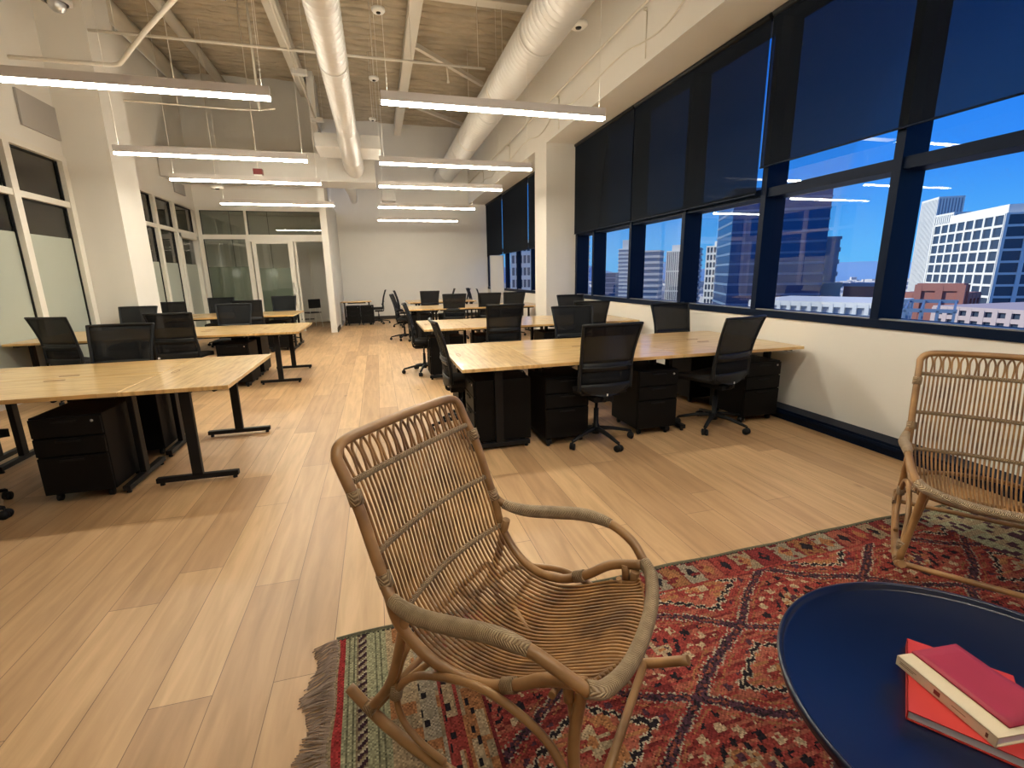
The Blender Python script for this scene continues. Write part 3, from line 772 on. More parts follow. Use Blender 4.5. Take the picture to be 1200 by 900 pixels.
# ------------------------------------------------------------------ task chairs
def make_task_chair():
    o = empty('task_chair')
    # five-star base
    for i in range(5):
        a = 2*PI*i/5+1.07; c, s = math.cos(a), math.sin(a)
        m = MB(); m.tube([(0.03*c, 0.03*s, 0.115), (0.16*c, 0.16*s, 0.105), (0.32*c, 0.32*s, 0.072)], [0.028, 0.021, 0.016], 8, 3, flat=0.8); lg = m.build('base_leg', BLACKP, o)
        k = MB(); cx, cy = 0.325*c, 0.325*s
        for q in (-0.014, 0.014):
            k.M = Matrix.Translation((cx-s*q, cy+c*q, 0.029)) @ Matrix.Rotation(a+0.5, 4, 'Z')
            k.lathe([(0, -0.010), (0.029, -0.010), (0.029, 0.010), (0, 0.010)], 14, (0, 0, 0), 'Y')
        k.M = Matrix.Identity(4); k.tube([(cx, cy, 0.03), (cx, cy, 0.075)], 0.009, 6); k.build('caster', BLACKP, lg)
    m = MB(); m.lathe([(0, 0.07), (0.035, 0.07), (0.035, 0.14), (0.022, 0.15), (0.022, 0.30), (0.014, 0.30), (0.014, 0.40), (0, 0.40)], 14); m.build('gas_column', BLACKP, o)
    m = MB(); m.box(-0.09, 0.09, -0.13, 0.11, 0.385, 0.43); m.tube([(0.09, 0.0, 0.41), (0.24, 0.0, 0.40)], 0.007, 6); m.tube([(0, -0.10, 0.40), (0, -0.15, 0.405), (0, -0.165, 0.45)], [0.03, 0.025, 0.02], 8, 4, flat=0.6); m.build('tilt_mechanism', BLACKP, o, bevel=0.004)
    # seat cushion
    G = []
    for i in range(13):
        v = i/12; y = -0.14+0.44*v; row = []
        for j in range(13):
            u = j/12*2-1; wv = 0.245*(1-0.12*(1-v)**2)
            edge = max(abs(u), abs(2*v-1))**6
            row.append((u*wv, y, 0.487-0.012*edge+0.012*abs(u)**2-0.03*max(0, v-0.8)*3))
        G.append(row)
    m = MB(); m.sheet(G, 0.055); m.build('seat', FABB, o)
    # back: profile helpers
    def by(z, u=0.0):
        t = (z-0.42)/0.62
        return -0.175+0.02*math.sin(t*PI)-0.10*t**1.6+0.03*abs(u)**2
    def hw(z):
        if z < 0.50: return 0.11+(z-0.40)/0.10*0.125
        if z < 0.60: return 0.235+(z-0.50)*0.10
        if z < 0.74: return 0.245-(z-0.60)*0.09
        return 0.2324+(z-0.74)*0.10
    def P(u, z): return (u*hw(z), by(z, u), z)
    loop = [P(-1, 0.50), P(-1, 0.56), P(-1, 0.62), P(-1, 0.70), P(-1, 0.80), P(-1, 0.90), P(-1, 1.00), P(-1, 1.045), P(-0.975, 1.056), P(-0.5, 1.057), P(0, 1.057), P(0.5, 1.057), P(0.975, 1.056), P(1, 1.045), P(1, 1.00), P(1, 0.90), P(1, 0.80), P(1, 0.70), P(1, 0.62), P(1, 0.56), P(1, 0.50)]
    m = MB(); m.tube(loop, [0.020, 0.016, 0.013, 0.012, 0.012, 0.012, 0.013, 0.016, 0.020], 8, 3)
    m.tube([P(-0.97, 0.70), P(-0.5, 0.695), P(0, 0.693), P(0.5, 0.695), P(0.97, 0.70)], 0.020, 8, 3, flat=0.5)
    m.build('back_frame', FRAMEP, o)
    G = [[P(u, z) for u in np.linspace(-0.97, 0.97, 9)] for z in np.linspace(0.70, 1.052, 8)]
    m = MB(); m.sheet(G, 0.004); m.build('mesh_back', MESHF, o)
    G = [[(P(u, z)[0], P(u, z)[1]-0.004, z) for u in np.linspace(-0.95, 0.95, 9)] for z in np.linspace(0.665, 0.735, 3)]
    m = MB(); m.sheet(G, 0.012); m.build('back_band', FRAMEP, o)
    G = [[P(u, z) for u in np.linspace(-0.93, 0.93, 9)] for z in np.linspace(0.55, 0.67, 4)]
    m = MB(); m.sheet(G, 0.004); m.build('lumbar_mesh', MESHF, o)
    G = [[(u*0.15, by(0.625, u)+0.015+0.01*u*u, z-0.01*abs(u)) for u in np.linspace(-1, 1, 9)] for z in np.linspace(0.605, 0.645, 3)]
    m = MB(); m.sheet(G, 0.014); m.build('lumbar_pad', BLACKP, o)
    G = [[(u*(0.09+0.15*min(1, (z-0.385)/0.11)), by(z, u)-0.004, z+0.05*abs(u)**1.5*(1-(z-0.385)/0.17)) for u in np.linspace(-1, 1, 11)] for z in np.linspace(0.385, 0.555, 7)]
    m = MB(); m.sheet(G, 0.018); m.build('lower_shell', FRAMEP, o)
    m = MB(); m.box(-0.006, 0.006, by(0.46)-0.0165, by(0.46)-0.0125, 0.452, 0.470); m.build('maker_tag', WHITEP, o)
    return o
TC = make_task_chair(); tc_used = False
def tchair(x, y, deg, label, g):
    global tc_used
    rz = math.radians(deg)-0.0
    if not tc_used: o = TC; o.location = (x, y, 0); o.rotation_euler = (0, 0, rz); tc_used = True
    else: o = dup(TC, (x, y, 0), rz)
    tag(o, label, 'office chair', g)
G1 = 'black mesh task chairs on the right side'; G2 = 'black mesh task chairs on the left side'
tchair(1.775, 3.68, 3, 'task chair seen fully from behind between two pedestals, nearest right block', G1)
tchair(3.02, 3.70, 14, 'task chair turned left toward its desk, nearest the window, nearest right block', G1)
tchair(0.72, 4.40, -90, 'task chair side-on at the aisle end of the nearest right block', G1)
tchair(2.30, 5.28, 178, 'black mesh task chair behind the middle of the nearest right block, facing the viewer', G1)
tchair(3.62, 5.20, 176, 'black mesh task chair behind the nearest right block under the window sill', G1)
tchair(1.66, 6.60, 2, 'task chair with its back to us at the second right block, near the aisle', G1)
tchair(3.05, 6.72, -8, 'task chair with its back to us at the second right block by the wall', G1)
tchair(3.55, 8.4, 175, 'farthest black mesh task chair of the second right block, beside the white column', G1)
tchair(0.62, 7.35, -96, 'task chair side-on at the aisle end of the second right block', G1)
tchair(0.55, 11.55, -100, 'task chair side-on at the aisle end of the third right block', G1)
tchair(1.65, 11.05, 2, 'task chair with its back to us at the third right block near the aisle', G1)
tchair(2.50, 11.12, -4, 'black mesh task chair in the middle of the third right block, its back to us', G1)
tchair(3.08, 11.15, 3, 'black mesh task chair at the third right block beside the column', G1)
tchair(0.72, 14.6, -95, 'task chair side-on at the aisle end of the farthest right block', G1)
tchair(1.38, 13.78, 3, 'black mesh task chair alone with its back to us at the farthest right block', G1)
tchair(2.55, 15.1, 78, 'black mesh task chair side-on behind the farthest right block, facing left', G1)
tchair(2.15, 15.6, 85, 'black mesh task chair behind the farthest right block, upright and side-on', G1)
tchair(3.20, 14.6, -100, 'black mesh task chair side-on facing the far window', G1)
tchair(3.10, 15.7, -110, 'black mesh task chair next to the whiteboard at the far window', G1)
tchair(-3.66, 7.05, -22, 'task chair turned aside by the left glass partition', G2)
tchair(-2.35, 5.04, 180, 'black mesh task chair behind the nearest left block, facing the viewer', G2)
tchair(-2.52, 7.12, -4, 'task chair with its back to us at the second left block', G2)
tchair(-3.72, 8.75, 178, 'black mesh task chair behind the second left block beside the left column', G2)
tchair(-2.33, 8.72, 181, 'black mesh task chair behind the second left block, nearer the aisle', G2)
tchair(-3.83, 10.78, 0, 'black mesh task chair at the farthest left block just past the left column', G2)
tchair(-2.47, 10.62, 0, 'task chair with its back to us at the farthest left block', G2)
tchair(-3.45, 12.10, 180, 'task chair behind the farthest left block, before the storefront glass', G2)
tchair(-2.15, 12.18, 180, 'task chair behind the farthest left block, before the sliding door', G2)
tchair(-2.70, 3.55, 4, 'task chair cut by the left picture edge, nearest left block', G2)
tchair(-0.02, 15.95, 88, 'black mesh task chair pulled up to the lone desk at the back', G1)

GLOBE = emat('globe_glass', (1.0, 0.93, 0.80), 3.0)
for gx, lb in ((-4.0, 'round white globe lamp behind the left storefront pane'), (-2.99, 'round white globe lamp behind the sliding glass door')):
    o = empty('globe_lamp', (gx, 16.2, 1.64)); m = MB(); m.lathe([(0, -0.12)]+[(0.12*math.cos(t), 0.12*math.sin(t)) for t in np.linspace(-1.4, 1.4, 12)]+[(0, 0.12)], 20); m.build('globe', GLOBE, o)
    m = MB(); m.tube([(0, 0, 0.12), (0, 0, 1.80)], 0.006, 5); m.build('cord', BLACKP, o); tag(o, lb, 'lamp', 'globe lamps in the far office')
# side chair inside the far office
o = empty('side_chair', (-1.98, 15.7, 0), 0.6)
m = MB(); m.box(-0.2, 0.2, -0.2, 0.2, 0.43, 0.46); m.build('seat', BLACKP, o, bevel=0.01)
m = MB(); m.box(-0.19, 0.19, -0.22, -0.20, 0.58, 0.85); m.build('backrest', BLACKP, o, bevel=0.01)
for sx in (-1, 1):
    for sy in (-1, 1):
        m = MB(); m.tube([(sx*0.17, sy*0.17, 0.43), (sx*0.21, sy*0.21, 0.0)], 0.011, 6); m.build('leg', WHITEP, o)
m = MB()
for sx in (-1, 1): m.tube([(sx*0.15, -0.19, 0.43), (sx*0.15, -0.21, 0.6)], 0.010, 6)
m.build('back_support', WHITEP, o)
tag(o, 'small chair with white legs seen inside the open sliding door', 'chair')

# rolling whiteboard by the far window
o = empty('whiteboard', (3.70, 15.0, 0), 0.0)
m = MB(); m.box(-0.22, 0.20, -0.012, 0.012, 0.88, 2.05); m.build('board', pmat('whiteboard_face', (0.80, 0.74, 0.62), 0.4), o, bevel=0.004)
m = MB(); m.box(-0.235, -0.22, -0.02, 0.02, 0.5, 2.07); m.box(0.20, 0.215, -0.02, 0.02, 0.5, 2.07); m.box(-0.235, 0.215, -0.02, 0.02, 2.05, 2.07); m.build('board_frame', CHROME, o)
m = MB()
for s in (-0.2275, 0.2075): m.box(s-0.01, s+0.01, -0.25, 0.25, 0.03, 0.06); m.box(s-0.01, s+0.01, -0.015, 0.015, 0.06, 0.5)
m.build('stand', CHROME, o)
m = MB()
for s in (-0.2275, 0.2075):
    for t in (-0.23, 0.23): m.lathe([(0, -0.01), (0.015, -0.01), (0.015, 0.01), (0, 0.01)], 10, (s, t, 0.015), 'X')
m.build('caster', BLACKP, o)
tag(o, 'tall pale whiteboard on a stand before the far window', 'whiteboard')

# ------------------------------------------------------------------ rattan rocking chair
def make_rattan():
    o = empty('rocking_chair')
    prof = [(-0.425, 0.95), (-0.405, 0.905), (-0.350, 0.80), (-0.305, 0.67), (-0.270, 0.575), (-0.245, 0.48), (-0.18, 0.395), (-0.09, 0.345), (0.02, 0.345), (0.12, 0.39), (0.21, 0.455), (0.315, 0.488)]
    wid = [0.300, 0.303, 0.304, 0.304, 0.302, 0.300, 0.285, 0.270, 0.262, 0.262, 0.268, 0.268]
    R = [(w_, y, z) for w_, (y, z) in zip(wid, prof)]
    top = [(0.262, -0.436, 0.978), (0.15, -0.440, 0.984), (0, -0.442, 0.986), (-0.15, -0.440, 0.984), (-0.262, -0.436, 0.978)]
    loop = [(x, y, z) for x, y, z in reversed(R)]+top+[(-x, y, z) for x, y, z in R]
    m = MB(); m.tube(loop, 0.0165, 10, 6); m.build('main_frame', RAT, o)
    # arms
    arm = [(0.302, -0.285, 0.60), (0.318, -0.24, 0.560), (0.328, -0.15, 0.548), (0.333, -0.03, 0.566), (0.331, 0.09, 0.586), (0.324, 0.19, 0.578), (0.312, 0.27, 0.538), (0.284, 0.322, 0.487)]
    for s in (1, -1):
        m = MB(); m.tube([(s*x, y, z) for x, y, z in arm], 0.016, 10, 6); a_ = m.build('arm', RAT, o)
        w_ = catmull([(s*x, y, z) for x, y, z in arm], 6)[6:31]
        m = MB(); m.tube(w_, [0.019, 0.023, 0.024, 0.024, 0.023, 0.018], 10); m.build('woven_armrest', RATWRAP, a_)
    # front bar
    fb = [(0.284, 0.318, 0.490), (0.245, 0.352, 0.472), (0.14, 0.378, 0.452), (0, 0.386, 0.444), (-0.14, 0.378, 0.452), (-0.245, 0.352, 0.472), (-0.284, 0.318, 0.490)]
    m = MB(); m.tube(fb, 0.021, 12, 6); m.build('front_bar', RATWRAP, o)
    # rods: shell surface
    sh = [(-0.388, 0.872), (-0.352, 0.79), (-0.307, 0.67), (-0.272, 0.575), (-0.240, 0.48), (-0.175, 0.395), (-0.09, 0.345), (0.02, 0.335), (0.12, 0.365), (0.22, 0.415), (0.32, 0.438), (0.372, 0.448)]
    def pt(i, u):
        y, z = sh[i]; t = i/(len(sh)-1); sag = 1-u*u
        wb = [0.282, 0.282, 0.284, 0.284, 0.280, 0.268, 0.252, 0.245, 0.245, 0.245, 0.240, 0.230][i]
        if i <= 4: y -= 0.045*sag*min(1, 0.25+i*0.25); 
        elif i == 5: y -= 0.035*sag; z -= 0.02*sag
        elif i <= 9: z -= 0.035*sag
        if i == 10: y -= 0.02*(1-sag)
        if i == 11: y -= 0.055*(1-sag)**1.2; z += 0.02*(1-sag)
        return (u*wb, y, z)
    n = 32; m = MB()
    for q in range(n):
        u = -0.965+1.93*q/(n-1)
        m.tube([pt(i, u) for i in range(len(sh))], [0.0046, 0.0046, 0.0048, 0.0052, 0.0054, 0.0053], 6, 4)
    m.build('rod_shell', RATROD, o)
    m = MB()
    du = 1.93/(n-1)
    for q in range(0, n-1):
        if q % 2: continue
        ua, ub = -0.965+du*q, -0.965+du*(q+1)
        ua -= du*0.26; ub += du*0.26
        a = pt(0, ua+du*0.26); b = pt(0, ub-du*0.26); w2 = 0.284
        m.tube([a, (ua*w2*0.99, -0.413, 0.920), (ua*w2+0.002, -0.426, 0.950), ((ua+ub)/2*w2, -0.432, 0.972), (ub*w2-0.002, -0.426, 0.950), (ub*w2*0.99, -0.413, 0.920), b], 0.0046, 6, 4)
    m.build('top_loops', RATROD, o)
    # bands across back and under seat
    for i, dy, dz in ((0, 0.002, 0), (2, 0.002, 0.001), (4, 0.002, 0.001), (6, 0, -0.012), (9, 0, -0.012)):
        pts = []
        xe = wid[min(i, len(wid)-1)] if i < 6 else 0.262
        R_ = prof[min(i if i else 1, len(prof)-1)]
        for u in np.linspace(-1, 1, 9):
            p = pt(i, u*0.97); pts.append((u*(xe-0.004), p[1]+dy, p[2]+dz))
        m = MB(); m.tube(pts, 0.0105 if i < 6 else 0.010, 8, 3); m.build('cross_band', RATBIND if i < 6 else RAT, o)
    # rockers
    rk = [(-0.48, 0.134), (-0.40, 0.095), (-0.32, 0.062), (-0.21, 0.036), (-0.08, 0.021), (0.06, 0.021), (0.20, 0.040), (0.336, 0.080), (0.48, 0.155)]
    for s in (1, -1):
        m = MB(); m.tube([(s*0.30, y, z) for y, z in rk], 0.0175, 10, 5); m.build('rocker', RAT, o)
        m = MB(); m.tube([(s*0.293, -0.215, 0.51), (s*0.297, -0.29, 0.25), (s*0.30, -0.385, 0.105)], 0.0155, 10, 5); m.build('leg', RAT, o)
        m = MB(); m.tube([(s*0.25, 0.30, 0.47), (s*0.27, 0.285, 0.29), (s*0.30, 0.315, 0.085)], 0.0155, 10, 5); m.build('leg', RAT, o)
        m = MB(); m.tube([(s*0.297, -0.285, 0.20), (s*0.295, -0.22, 0.285), (s*0.292, -0.12, 0.335), (s*0.29, 0.02, 0.362), (s*0.288, 0.14, 0.335), (s*0.288, 0.235, 0.275), (s*0.295, 0.295, 0.17), (s*0.298, 0.30, 0.10)], 0.0115, 8, 5)
        m.tube([(s*0.297, -0.265, 0.245), (s*0.297, -0.275, 0.17), (s*0.298, -0.25, 0.11), (s*0.299, -0.19, 0.07), (s*0.3, -0.10, 0.048)], 0.0105, 8, 5)
        m.tube([(s*0.262, 0.262, 0.478), (s*0.262, 0.268, 0.415)], 0.014, 8); m.tube([(s*0.23, 0.25, 0.44), (s*0.26, 0.285, 0.30), (s*0.285, 0.30, 0.18)], 0.0095, 8, 5)
        m.build('side_brace', RAT, o)
        for (x, y, z), (dx, dy_, dz_), rr in (((0.300, -0.385, 0.105), (0, 0.10, -0.05), 0.022), ((0.296, -0.275, 0.215), (0, -0.03, -0.12), 0.020), ((0.30, 0.30, 0.085), (0, 0.12, 0.04), 0.023), ((0.301, -0.278, 0.60), (0, 0.04, -0.11), 0.0215), ((0.304, -0.362, 0.835), (0.002, 0.02, -0.06), 0.0205), ((0.262, 0.10, 0.38), (0, 0.04, 0.02), 0.0215), ((0.296, 0.295, 0.16), (0, 0, -0.05), 0.021)):
            c = Vector((s*x, y, z)); dd = Vector((s*dx, dy_, dz_)).normalized()*0.02
            m = MB(); m.tube([c-dd, c, c+dd], rr, 10); m.build('binding', RATBIND, o)
    m = MB(); m.tube([(-0.30, 0.336, 0.085), (0.30, 0.336, 0.085)], 0.0135, 8); m.tube([(-0.30, -0.365, 0.115), (0.30, -0.365, 0.115)], 0.0125, 8); m.build('stretcher', RAT, o)
    m = MB(); m.tube([(-0.296, -0.28, 0.24), (-0.24, -0.27, 0.33), (-0.1, -0.25, 0.375), (0.1, -0.25, 0.375), (0.24, -0.27, 0.33), (0.296, -0.28, 0.24)], 0.0115, 8, 5)
    m.tube([(-0.297, -0.30, 0.20), (-0.16, -0.16, 0.30), (-0.02, 0.02, 0.292)], 0.0105, 8, 4); m.tube([(0.297, -0.30, 0.20), (0.16, -0.16, 0.30), (0.02, 0.02, 0.292)], 0.0105, 8, 4)
    m.build('under_brace', RAT, o)
    return o
RUGZ = 0.012
rc = make_rattan(); rc.location = (0.367, 1.272, RUGZ); rc.rotation_euler = (0, 0, math.radians(-44)-HP)
tag(rc, 'rattan rocking chair in front, turned right, on the edge of the red rug', 'rocking chair', 'rattan rocking chairs on the rug')
rc2 = dup(rc, (2.72, 1.40, RUGZ), math.radians(-143)-HP)
tag(rc2, 'rattan rocking chair at the right edge, facing the viewer behind the round table', 'rocking chair', 'rattan rocking chairs on the rug')

# ------------------------------------------------------------------ coffee table and books
o = empty('coffee_table', (1.332, 0.555, 0))
m = MB(); m.lathe([(0, 0.436), (0.455, 0.436), (0.462, 0.441), (0.464, 0.452), (0.468, 0.455), (0.475, 0.454), (0.476, 0.448), (0.470, 0.425), (0.455, 0.418), (0, 0.418)], 96); m.build('tray_top', TRAY, o)
m = MB(); m.lathe([(0, RUGZ), (0.30, RUGZ), (0.305, RUGZ+0.01), (0.24, 0.415), (0, 0.416)], 64); m.build('drum_base', TRAY, o)
tag(o, 'round black tray table with painted-in blue sky sheen and raised rim on the rug', 'coffee table')
ZTab = 0.4365
def book(name, A, u, v, L, W, T, z, cover, label, spine_side=True, pages=PAGES, ct=0.003):
    A = Vector((A[0], A[1], 0)); u = Vector((*u, 0)).normalized(); v = Vector((*v, 0)); v = (v-u*v.dot(u)).normalized()
    e = empty(name, (A.x, A.y, z)); M = Matrix.Identity(4)
    M.col[0] = (*u, 0); M.col[1] = (*v, 0); M.col[2] = (0, 0, 1, 0)
    def bx(x0, x1, y0, y1, z0, z1, nm, mt, bev=0.0008, par=None):
        m = MB(); m.M = M; m.box(x0, x1, y0, y1, z0, z1); return m.build(nm, mt, par or e, bevel=bev)
    bx(0.004, L-0.004, 0.003, W-0.004, ct, T-ct, 'pages', pages)
    m = MB(); m.M = M; m.box(0, L, 0, W, 0, ct); m.box(0, L, 0, W, T-ct, T); m.box(0, L, 0, 0.003, 0, T); cv = m.build('cover', cover, e, bevel=0.0008)
    tag(e, label, 'book', 'books stacked on the round table')
    return e, M, cv
book('book', (1.098, 0.622), (0.81, 0.58), (0.55, -0.84), 0.28, 0.205, 0.026, ZTab, BOOKR, 'large flat bright red book at the bottom of the stack')
e2, M2, cv2 = book('book', (1.2065, 0.728), (-0.12, -0.99), (0.99, -0.12), 0.226, 0.150, 0.026, ZTab+0.0262, BOOKC, 'cream paperback in the middle of the stack, spine facing left')
m = MB(); m.M = M2
m.box(0.095, 0.109, -0.0006, 0.0003, 0.007, 0.018); m.build('spine_emblem', RED, cv2)
m = MB(); m.M = M2
for a, b_ in ((0.008, 0.05), (0.012, 0.044)): pass
m.box(0.010, 0.052, -0.0005, 0.0003, 0.0150, 0.0162); m.box(0.010, 0.045, -0.0005, 0.0003, 0.0105, 0.0117); m.box(0.135, 0.165, -0.0005, 0.0003, 0.0125, 0.0137)
m.box(0.205, 0.210, -0.0005, 0.0003, 0.007, 0.018); m.build('spine_lettering', INK, cv2)
# magenta cover book: slim, curling cover
e = empty('book', (1.248, 0.722, ZTab+0.0525))
u = Vector((-0.10, -0.995, 0)).normalized(); v = Vector((0.995, -0.10, 0)).normalized(); M3 = Matrix.Identity(4); M3.col[0] = (*u, 0); M3.col[1] = (*v, 0)
m = MB(); m.M = M3; G = []
for i in range(9):
    a = i/8; row = []
    for j in range(9):
        b_ = j/8; row.append((a*0.212, b_*0.135, 0.0035+0.010*max(0, a-0.45)*max(0, b_-0.35)*4))
    G.append(row)
m.sheet(G, 0.0045); m.build('cover', BOOKM, e)
tag(e, 'thin crimson notebook on top of the stack, one corner curling up', 'book', 'books stacked on the round table')

# ------------------------------------------------------------------ rug
RX0, RX1, RY1, RY0 = -0.27, 3.55, 1.80, -0.55
ROT = math.radians(1.6)
cell = 0.0062
nu, nv = int((RX1-RX0)/cell), int((RY1-RY0)/cell)
ro = empty('rug', (RX0, RY1, 0), ROT)
U = (np.arange(nu)+0.5)*cell; Vd = (np.arange(nv)+0.5)*cell
UU, VV = np.meshgrid(U, Vd, indexing='ij')
XX = RX0+UU; YY = RY1-VV
rn = rng.random((nu, nv))
def lowfreq(su, sv):
    a = rng.random((nu//su+2, nv//sv+2)); return a[(np.arange(nu)//su)[:, None], (np.arange(nv)//sv)[None, :]]
blotch = lowfreq(11, 2)
red = np.array((0.34, 0.038, 0.028)); dred = np.array((0.20, 0.020, 0.020)); coral = np.array((0.46, 0.11, 0.06)); orange = np.array((0.50, 0.20, 0.06)); tan = np.array((0.50, 0.36, 0.20))
cream = np.array((0.58, 0.48, 0.33)); green = np.array((0.36, 0.35, 0.20)); dark = np.array((0.022, 0.016, 0.022)); purple = np.array((0.085, 0.030, 0.050))
C = np.zeros((nu, nv, 3))
C[:] = red
C[blotch > 0.7] = coral*0.85
C[blotch < 0.2] = dred
# lattice coordinates, woven a little unevenly
wob = 0.010
XX = XX+wob*(lowfreq(5, 3)-0.5)+0.012*np.sin(YY*17+XX*5); YY = YY+wob*(lowfreq(3, 5)-0.5)+0.012*np.sin(XX*13-YY*7)
p = (YY+0.5*XX-2.02)/0.455; q = (YY-0.68*XX-0.46)/0.49
pf = np.abs((p+0.5) % 1-0.5); qf = np.abs((q+0.5) % 1-0.5); dd = np.minimum(pf, qf)
par = (np.floor(p)+np.floor(q)).astype(int) % 2
stepU = (np.floor(UU/cell/2)).astype(int); stepV = (np.floor(VV/cell/2)).astype(int)
chk = (stepU+stepV) % 2 == 0
zz = 0.018*np.sign(np.sin(UU*2*PI/0.045+VV*30))
def setc(mask, col): C[mask] = col
dz = dd+zz*0.6
setc((dd < 0.058) & chk, cream*0.7)
setc(dd < 0.036, purple); setc((dd < 0.036) & (rn > 0.7), dark); setc((dd < 0.012) & (lowfreq(3, 3) > 0.55), coral*0.6)
setc((dd > 0.085) & (dd < 0.10) & (lowfreq(4, 4) > 0.35), orange*0.7)
ring = (dz > 0.20) & (dz < 0.262); setc(ring & (par == 0), cream*0.9)
setc((dz > 0.215) & (dz < 0.25) & (par == 0), dark)
inn = (dz >= 0.262) & (par == 0); setc(inn & (blotch > 0.35), coral); setc(inn & (blotch <= 0.35), orange*0.9)
core = (dz > 0.36) & (par == 0); setc(core, red); setc((dz > 0.39) & (par == 0) & (lowfreq(6, 2) > 0.4), tan); setc((dz > 0.46) & (par == 0), orange)
# odd diamonds: rows of cream and dark dots, broken bars
U2 = UU*0.86+VV*0.5; V2 = VV*0.86-UU*0.5
bx_ = (U2*17).astype(int); by_ = (V2*17).astype(int); fx = np.abs((U2*17) % 1-0.5); fy = np.abs((V2*17) % 1-0.5)
dot = (fx+fy < 0.40) & (lowfreq(2, 2) > 0.12)
odd = par == 1
setc(odd & dot & (dd > 0.12) & (dd < 0.27) & ((bx_+by_) % 3 != 0), tan*1.05)
setc(odd & dot & (dd > 0.12) & (dd < 0.27) & ((bx_+by_) % 3 == 0), dark)
setc(odd & (dd > 0.30) & (dd < 0.36) & ((np.sin(UU*140+VV*60)) > 0.1), dark)
setc(odd & (dd > 0.36) & (lowfreq(3, 6) > 0.62), tan*0.9); setc(odd & (dd > 0.37) & (lowfreq(5, 2) > 0.8), orange*0.8); setc((par == 0) & (dd > 0.12) & (dd < 0.185) & dot & (lowfreq(6, 6) > 0.4), purple)
setc(odd & (dd > 0.40) & (lowfreq(4, 4) > 0.7), purple)
# top border: row of small boxes
tb = (VV > 0.02) & (VV < 0.16) & (UU > 0.62)
UB = UU+0.05*np.sin(UU*4.1)+0.008*lowfreq(4, 3); bxx = (UB % 0.115)/0.115; bn = (UB/0.115).astype(int)
pal = [cream*0.55, coral*0.8, red, tan*0.65, dred*1.2, cream*0.5, orange*0.6]
for k_ in range(7): setc(tb & (bn % 7 == k_) & (bxx > 0.08), pal[k_])
setc(tb & (bxx <= 0.08), dred)
setc(tb & (np.abs(bxx-0.54)+np.abs(VV-0.09)*6 < 0.26) & (bn % 2 == 0), dark); setc(tb & (np.abs(bxx-0.54)+np.abs(VV-0.09)*6 < 0.30) & (bn % 2 == 1), orange*0.8); setc(tb & (lowfreq(4, 3) > 0.86), dred)
setc((VV > 0.16) & (VV < 0.175) & (UU > 0.62), red)
# left field: tan/orange/grey with dark dots, then diagonal red zone
lf = (UU >= 0.19) & (UU < 0.50)
base = np.where(lowfreq(5, 16)[..., None] > 0.5, tan, np.where(lowfreq(7, 9)[..., None] > 0.4, orange*0.85, tan*0.7))
C[lf] = base[lf]
setc(lf & (UU > 0.36) & (UU < 0.42) & (lowfreq(3, 20) > 0.4), red)
setc(lf & ((UU > 0.29) & (UU < 0.36)) & (lowfreq(8, 30) > 0.3), cream*0.7)
sx = np.abs(((UU-0.19) % 0.075)-0.0375); sy = np.abs(((VV+0.04*((UU/0.075).astype(int) % 2)) % 0.11)-0.055)
setc(lf & (sx < 0.013) & (sy < 0.014) & (UU > 0.24), dark)
setc((UU >= 0.50) & (UU < 0.515), dred)
# stripes at the fringe end
def stripe(a, b_, col): setc((UU >= a) & (UU < b_), col)
stripe(0, 0.012, tan*0.6); stripe(0.012, 0.038, np.array((0.36, 0.02, 0.02))); stripe(0.038, 0.082, green); stripe(0.052, 0.056, green*0.45); stripe(0.068, 0.072, green*0.45)
stripe(0.082, 0.120, tan*0.5)
sd_ = (UU >= 0.085) & (UU < 0.117); setc(sd_ & (((VV+UU*0.8) % 0.034) < 0.017), purple*0.6); setc(sd_ & (((VV+UU*0.8) % 0.034) > 0.026), cream*0.8)
stripe(0.120, 0.190, green*1.05); stripe(0.134, 0.138, green*0.5); stripe(0.150, 0.154, green*0.5); stripe(0.170, 0.173, green*0.5)
# right end border
re_ = UU > (RX1-RX0)-0.55
base = np.where(lowfreq(12, 6)[..., None] > 0.5, green*1.1, tan*0.8); C[re_] = base[re_]
setc(re_ & (lowfreq(5, 5) > 0.75), purple)
setc(VV < 0.012, green*0.35); setc((VV > 0.012) & (VV < 0.02) & (((UU % 0.02) < 0.01)), dark)
g_ = C.mean(-1, keepdims=True); C = C*0.86+g_*0.14
C *= (0.55+0.65*rng.random((nu, nv)))[..., None]
C *= (0.82+0.18*np.sin(2*PI*(UU*0.8+VV*1.0)/0.0135))[..., None]
C *= 0.92
zt = RUGZ-0.004+0.004*rng.random((nu+1, nv+1))
# wavy outer edge at the fringe end
gu = np.arange(nu+1)*cell; gv = np.arange(nv+1)*cell
vs = np.zeros((nu+1, nv+1, 3)); vs[..., 0] = gu[:, None]; vs[..., 1] = -gv[None, :]; vs[..., 2] = zt
wv_ = 0.006*np.sin(gv*9)+0.004*np.sin(gv*23); vs[:8, :, 0] += wv_[None, :]*np.linspace(1, 0, 8)[:, None]
vs[:, :6, 1] += (0.006*np.sin(gu*5.1)+0.004*np.sin(gu*13))[:, None]*np.linspace(1, 0, 6)[None, :]
ii, jj = np.meshgrid(np.arange(nu), np.arange(nv), indexing='ij')
a = ii*(nv+1)+jj
fa = np.stack([a, a+1, a+nv+2, a+nv+1], -1).reshape(-1, 4)
me = bpy.data.meshes.new('pile')
me.vertices.add((nu+1)*(nv+1)); me.vertices.foreach_set('co', vs.reshape(-1))
me.loops.add(fa.size); me.loops.foreach_set('vertex_index', fa.reshape(-1).astype(np.int32))
me.polygons.add(len(fa)); me.polygons.foreach_set('loop_start', (np.arange(len(fa))*4).astype(np.int32))
me.update(calc_edges=True); me.validate()
att = me.color_attributes.new('knots', 'FLOAT_COLOR', 'CORNER')
